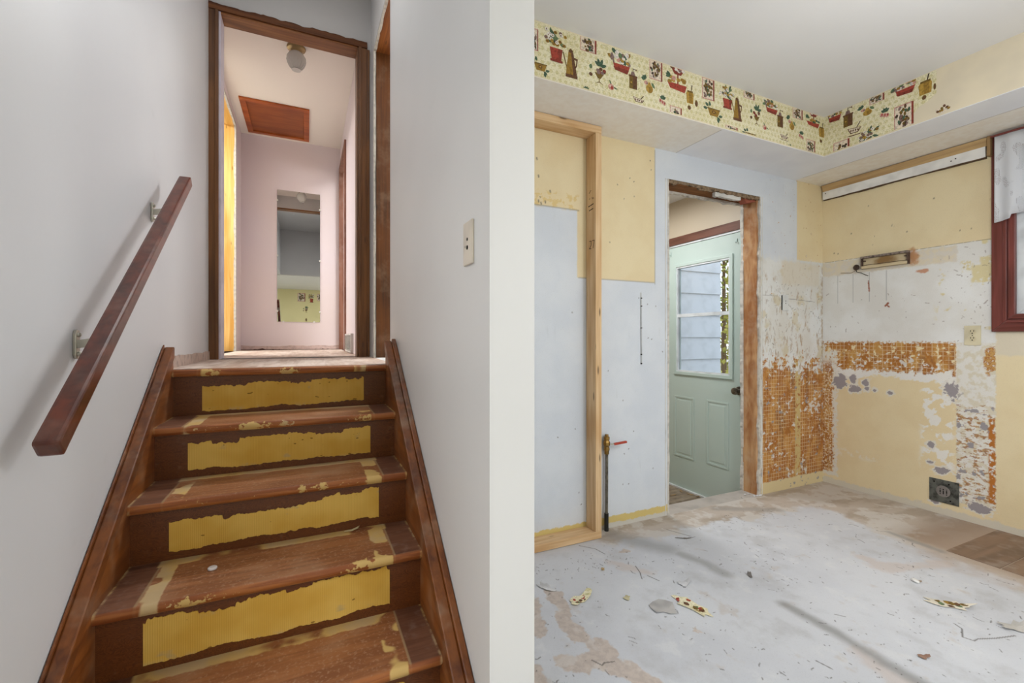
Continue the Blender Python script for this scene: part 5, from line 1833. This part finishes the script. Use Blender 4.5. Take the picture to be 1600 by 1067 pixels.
        for x, y, a in ((.15, .62, 2.3), (.25, .65, 1.7), (.7, .15, -.6), (.8, .2, .2), (.75, .1, -1.3), (.1, .5, 3.1)):
            A('dgreen', leafp(x, y, a, .28, .08))
    elif kind == 'nut':
        A('dgold', circ(.5, .5, .45, .5)); A('brown', circ(.58, .45, .28, .36))
    return o


def clip_poly(p, x0, x1, y0, y1):
    for ax, lim, sg in ((0, x0, 1), (0, x1, -1), (1, y0, 1), (1, y1, -1)):
        q = []
        for k in range(len(p)):
            a, b = p[k - 1], p[k]
            ia, ib = (a[ax] - lim) * sg >= 0, (b[ax] - lim) * sg >= 0
            if ia != ib:
                t = (lim - a[ax]) / (b[ax] - a[ax])
                q.append((a[0] + (b[0] - a[0]) * t, a[1] + (b[1] - a[1]) * t))
            if ib:
                q.append(b)
        p = q
        if len(p) < 3:
            return []
    return p


def print_motifs(name, items, lay, lim, parent, flip=False):
    """items: (kind, u0, u1, v0, v1); all print of one strip is one flat sheet of ink"""
    m = MB()
    rnd = random.Random(11)
    for kind, u0, u1, v0, v1 in items:
        for k, (c, p) in enumerate(motif(kind, rnd)):
            pts = [(u0 + (u1 - u0) * a, v0 + (v1 - v0) * b) for a, b in p]
            pts = clip_poly(pts, *lim)
            if pts:
                m.poly([lay(a, b, .0002 + .000025 * k) for a, b in pts], PN.index(c))
    o = m.build(name, PM, parent, weld=False)
    o['kind'] = 'stuff'
    return o


def from_crop(lst, ox, oy, s_, conv):
    out = []
    for kind, x0, x1, y0, y1 in lst:
        pa, pb = (ox + x0 / s_, oy + y0 / s_), (ox + x1 / s_, oy + y1 / s_)
        ua = conv(pa[0], (pa[1] + pb[1]) / 2)[0]; ub = conv(pb[0], (pa[1] + pb[1]) / 2)[0]
        xm = (pa[0] + pb[0]) / 2
        out.append((kind, ua, ub, conv(xm, pb[1])[1], conv(xm, pa[1])[1]))
    return out


onB = lambda px, py: onY(px, py, SFY - .001)
onR = lambda px, py: onX(px, py, SFX - .001)
I1 = [('frame', -20, 65, 140, 345), ('bowl', 10, 160, 400, 560), ('pot', 110, 340, 150, 455), ('coffee', 290, 432, 330, 600), ('frame', 455, 605, 205, 365), ('compote', 525, 715, 415, 660),
      ('onion', 700, 800, 610, 720), ('basket', 725, 930, 345, 555), ('grinder', 900, 985, 515, 705), ('pear', 1015, 1145, 580, 740), ('frame', 1095, 1215, 440, 625),
      ('cup', 935, 1055, 760, 850), ('radish', 1180, 1260, 755, 865), ('frame', 1285, 1395, 870, 1010), ('radish', 470, 550, 675, 760), ('nut', 590, 640, 735, 790)]
I2 = [('stand', 5, 195, 195, 405), ('crock', 180, 246, 350, 515), ('nut', 190, 225, 530, 570), ('nut', 255, 285, 485, 545), ('frame', 320, 428, 295, 482), ('pot', 460, 615, 360, 560),
      ('coffee', 575, 670, 458, 665), ('bowl', 355, 490, 495, 650), ('frame', 685, 780, 395, 475), ('basket', 860, 992, 478, 605), ('compote', 735, 850, 515, 705), ('onion', 845, 905, 670, 750),
      ('grinder', 975, 1033, 570, 722), ('pear', 1055, 1140, 620, 745), ('frame', 1115, 1202, 545, 650), ('stand', 1230, 1355, 588, 720), ('crock', 1342, 1392, 680, 810), ('nut', 1350, 1375, 828, 860),
      ('cup', 1000, 1080, 770, 840), ('radish', 1165, 1220, 750, 835), ('frame', 1237, 1312, 835, 950), ('bowl', 690, 800, 730, 840), ('frame', 525, 632, 715, 800), ('frame', 920, 1010, 850, 930), ('bowl', 1080, 1150, 870, 950)]
I3 = [('basket', 130, 242, 500, 600), ('grinder', 240, 312, 505, 630), ('pear', 335, 452, 480, 562), ('radish', 485, 567, 500, 578), ('basket', 568, 742, 300, 420), ('crock', 745, 838, 280, 415),
      ('nut', 768, 802, 420, 452), ('frame', 585, 715, 480, 645), ('cup', 268, 372, 608, 692), ('pot', 330, 500, 640, 800), ('frame', 180, 287, 725, 820), ('frame', 420, 520, 412, 470), ('nut', 845, 866, 340, 385)]
WZ0_, WZ1_ = KS + .008, KC - .004
wp = thing('wallpaper_border', (1.7, SFY, KS), 'patterned kitchen wallpaper strip of pots and fruit on the long soffit', 'wallpaper')
n = 160
us = [PK + .002 + (SFX - .002 - PK) * q / (n - 1) for q in range(n)]
m = MB(); m.strip(us, [WZ0_ + v for v in rag(n, .004, 14, 3.7)], [WZ1_ + min(0, v) for v in rag(n, .0015, 10, 1.7)], lambda u, v, d: (u, SFY - d, v), .0008)
m.build('paper', M['paper'], wp)
row = from_crop(I1, 830, 20, 5.93, onB) + from_crop(I2, 1040, 70, 5.615, onB)
per = row[21][1] - row[2][1]              # the pattern repeats from pot to pot
row = [(k_, a_ - per, b_ - per, c_, d_) for k_, a_, b_, c_, d_ in row if b_ - per < row[0][1]] + row
print_motifs('printed_motifs', row, lambda a, b, d: (a, SFY - .0008 - d, b), (PK + .01, SFX - .001, WZ0_ + .003, WZ1_ - .001), wp)
wp = thing('wallpaper_border', (SFX, 1.4, KS), 'torn end of the patterned wallpaper strip on the window side soffit', 'wallpaper')
Ye = onR(1463, 150)[0]
n = 90
us = [SFY - .002 - (SFY - .002 - Ye) * q / (n - 1) for q in range(n)]
lo = []
for q, (u, v) in enumerate(zip(us, rag(n, .010, 9, 6.2, 4))):
    t = (u - Ye) / .14
    lo.append(min(WZ1_ - .02, WZ0_ + .002 + v * (.3 if t > 1 else 1.0) + (.115 * (1 - t) ** .6 if t < 1 else 0)))
m = MB(); m.strip(us, lo, [WZ1_] * n, lambda u, v, d: (SFX - d, u, v), .0008)
m.build('paper', M['paper'], wp)
its = from_crop(I3, 1260, 50, 4.268, onR)
print_motifs('printed_motifs', its, lambda a, b, d: (SFX - .0008 - d, a, b), (Ye + .001, SFY - .001, WZ0_ + .004, WZ1_ - .001), wp)
fb = from_crop([('frame', 862, 945, 490, 560)], 1260, 50, 4.268, onR)[0]
wq = thing('wallpaper_scrap', (SFX, (fb[1] + fb[2]) / 2, fb[3]), 'small leftover scrap of wallpaper print under the torn strip end', 'wallpaper')
m = MB()
rnd = random.Random(4)
for k in range(16):
    p = leafp(fb[1] + (fb[2] - fb[1]) * rnd.random() * .9, fb[3] + .02 + (fb[4] - fb[3] - .02) * rnd.random() * .8, rnd.uniform(0, 6.3), .016, .006)
    m.poly([(SFX - .0006 - .00004 * k, a, b) for a, b in p], PN.index(rnd.choice(('brown', 'gold', 'cream', 'dgold', 'brown'))))
o = m.build('print_flakes', PM, wq, weld=False); o['kind'] = 'stuff'

# dark leftovers of the same print on the rear wall (seen in the mirror)
wq = thing('wallpaper_scrap', (.1, LB, 1.9), 'row of dark print leftovers high on the yellow rear wall', 'wallpaper')
print_motifs('printed_motifs', [('frame', -.25, -.05, 2.12, 2.36), ('pot', .02, .2, 2.1, 2.36), ('frame', .26, .42, 2.15, 2.36), ('compote', -.12, .05, 1.8, 2.0), ('nut', -.05, 0, 1.55, 1.65)],
             lambda a, b, d: (a, LB + .001 + d, b), (-.5, .6, 1.4, 2.4), wq)

# ================================================================== litter
def chip(name, px, py, rx, ry, rot, mat, label, cat, group=None, zb=.004, lift=.012, seed=1, th=.0012, plane=0.0, n=16, extra=None):
    """a torn, slightly curled flake lying on the floor"""
    X, Y = onZ(px, py, plane)
    rnd = random.Random(seed)
    rim = []
    for k in range(n):
        a = 2 * math.pi * k / n
        r_ = 1 + rnd.uniform(-.42, .25)
        rim.append((rx * r_ * math.cos(a), ry * r_ * math.sin(a)))
    c, s_ = math.cos(rot), math.sin(rot)
    m = MB()
    def P_(a, b, d):
        z = lift * (abs(a) / rx) ** 2 * (1 if a > 0 else .25)
        return (a * c - b * s_, a * s_ + b * c, z + d)
    V = [P_(0, 0, 0)] + [P_(a * .5, b * .5, 0) for a, b in rim] + [P_(a, b, 0) for a, b in rim]
    i = len(V)
    m.v = V + [(x, y, z + th) for x, y, z in V]
    for o_, fl_ in ((0, True), (i, False)):
        for k in range(n):
            k2 = (k + 1) % n
            t1 = (o_, o_ + 1 + k, o_ + 1 + k2)
            t2 = (o_ + 1 + k, o_ + 1 + n + k, o_ + 1 + n + k2, o_ + 1 + k2)
            m.f += [t1[::-1] if fl_ else t1, t2[::-1] if fl_ else t2]; m.m += [0, 0]
    for k in range(n):
        k2 = (k + 1) % n
        m.f.append((1 + n + k, i + 1 + n + k, i + 1 + n + k2, 1 + n + k2)); m.m.append(0)
    o = m.build(name, mat, None)
    o.location = (X, Y, plane + zb)
    tag(o, label, cat, group)
    if extra:
        pr = MB(); r2 = random.Random(seed + 5)
        for k in range(extra):
            a, b = rx * r2.uniform(-.6, .6), ry * r2.uniform(-.6, .6)
            p = leafp(a, b, r2.uniform(0, 6.3), max(rx, ry) * .34, max(rx, ry) * .12)
            pr.poly([tuple(Vector(P_(*clampe(q, rx, ry), th + .0006 + .00005 * k))) for q in p], PN.index(r2.choice(('red', 'green', 'dgold', 'gold', 'brown'))))
        q = pr.build('print', PM, o, local=True, weld=False); q['kind'] = 'stuff'
    return o


def clampe(q, rx, ry):
    r_ = math.hypot(q[0] / rx, q[1] / ry)
    return q if r_ < .72 else (q[0] / r_ * .72, q[1] / r_ * .72)


M['flake'] = plain('paint_flake', 'd6d6d8', .6, .2, var=.08)
M['back_flake'] = plain('grey_flake_back', 'b9b6b4', .7, .2, var=.1)
chip('wallpaper_scrap', 906, 938, .055, .028, .3, M['paper'], 'small oval wallpaper scrap on the floor near the partition', 'scrap', None, lift=.014, seed=2, extra=9)
chip('wallpaper_scrap', 1078, 947, .032, .085, .25, M['paper'], 'pointed wallpaper scrap in the middle of the floor', 'scrap', None, lift=.010, seed=3, extra=10)
chip('wallpaper_scrap', 1484, 946, .085, .032, -.75, plain('torn_paper', 'ded6c4', .7), 'torn whitish wallpaper scrap on the right of the floor', 'scrap', None, lift=.010, seed=8, extra=12)
chip('paint_flake', 1036, 952, .040, .045, .6, M['back_flake'], 'curled grey flake left of the pointed wallpaper scrap', 'flake', None, lift=.012, seed=5, n=11)
chip('paint_flake', 1068, 913, .026, .022, -.4, M['flake'], 'pale flake behind the pointed wallpaper scrap', 'flake', None, lift=.016, seed=6)
chip('paint_flake', 852, 920, .018, .050, .5, M['flake'], 'long curled flake beside the partition foot', 'flake', None, lift=.020, seed=7)
chip('paint_flake', 1588, 982, .060, .030, -.4, plain('curl_flake', 'c2beb8', .6), 'large curled flake at the right edge of the floor', 'flake', None, lift=.035, seed=9)
chip('paint_flake', 1443, 1028, .020, .010, -.5, plain('brown_flake', '9a7a68', .7), 'small brown flake beside the long grey smear', 'flake', None, lift=.010, seed=10)
chip('paint_flake', 979, 936, .012, .018, .2, plain('ochre_crumb', 'c8bf9c', .7), 'tiny yellowish flake between two wallpaper scraps', 'flake', None, lift=.006, seed=12)
chip('paint_flake', 1172, 901, .022, .010, .9, plain('dark_bits', '6f6a66', .8), 'dark crumpled flake right of the short grey smear', 'flake', None, lift=.012, seed=13)
chip('paint_flake', 942, 891, .010, .008, .9, plain('tan_bits', 'b39a70', .8), 'tan crumb on the floor before the pine frame', 'flake', None, lift=.006, seed=14)
chip('paint_flake', 1070, 842, .045, .006, -.5, plain('dark_strip', '7b7672', .8), 'thin dark splinter on the floor near the doorway', 'flake', None, lift=.006, seed=15)
X, Y = onZ(1430, 906, .01)
cp = thing('plastic_cap', (X, Y, .004), 'small round white plastic cap on the kitchen floor', 'cap')
m = MB(); m.lathe((0, 0, 0), (.25, -.2, 1), [(0, .014), (.004, .015), (.008, .012), (.009, .004)], 18); m.build('disc', plain('white_plastic', 'eceae6', .4), cp, smooth=True, local=True)
m = MB(); m.tube([(.006, -.006, .002), (.022, -.012, .002)], .0035, 8); m.build('stem', plain('tan_stem', '9a8874', .6), cp, local=True)
# crumbs of plaster at the right foot of the doorway
for q in range(7):
    rnd = random.Random(40 + q)
    px, py = 1166 + rnd.uniform(-10, 26), 777 + rnd.uniform(-5, 3)
    lab = ['leftmost', 'second', 'third', 'middle', 'fifth', 'sixth', 'rightmost'][q]
    chip('plaster_crumb', 1160 + q * 4.6, py, rnd.uniform(.007, .016), rnd.uniform(.006, .011), rnd.uniform(0, 3), M['flake'],
         lab + ' of the white plaster crumbs at the right foot of the doorway', 'crumb', 'plaster crumbs by the doorway', lift=.008, seed=60 + q, n=9)
for q, (px, py) in enumerate(((1052, 776), (1064, 770), (1078, 775), (1092, 778))):
    chip('wood_chip', px, py - 2, .030, .010, q * 1.1, plain('wood_chip_tan', 'a58a66', .8),
         ['wood chip nearest the left jamb on the mud room floor', 'wood chip farthest back on the mud room floor', 'wood chip in the middle of the mud room floor', 'wood chip farthest right on the mud room floor'][q],
         'chip', 'wood chips on the mud room floor', plane=MF, zb=.003, lift=.006, seed=80 + q, n=9)
# on the stairs
X, Y = onZ(332, 889, NZ[3])
cp = thing('plastic_cap', (X, Y, NZ[3] + .001), 'small white oval plastic cap on a stair tread', 'cap')
m = MB(); m.lathe((0, 0, 0), (0, 0, 1), [(0, .0125), (.004, .0125), (.006, .010), (.005, .008)], 20); m.build('disc', plain('milky_plastic', 'e2dcda', .35), cp, smooth=True, local=True)
chip('backing_flake', 550, 829, .030, .008, .25, plain('pale_backing', 'd9c79a', .7), 'pale curled flake on the back edge of a stair tread', 'flake', None, plane=NZ[3], zb=.002, lift=.007, seed=21)
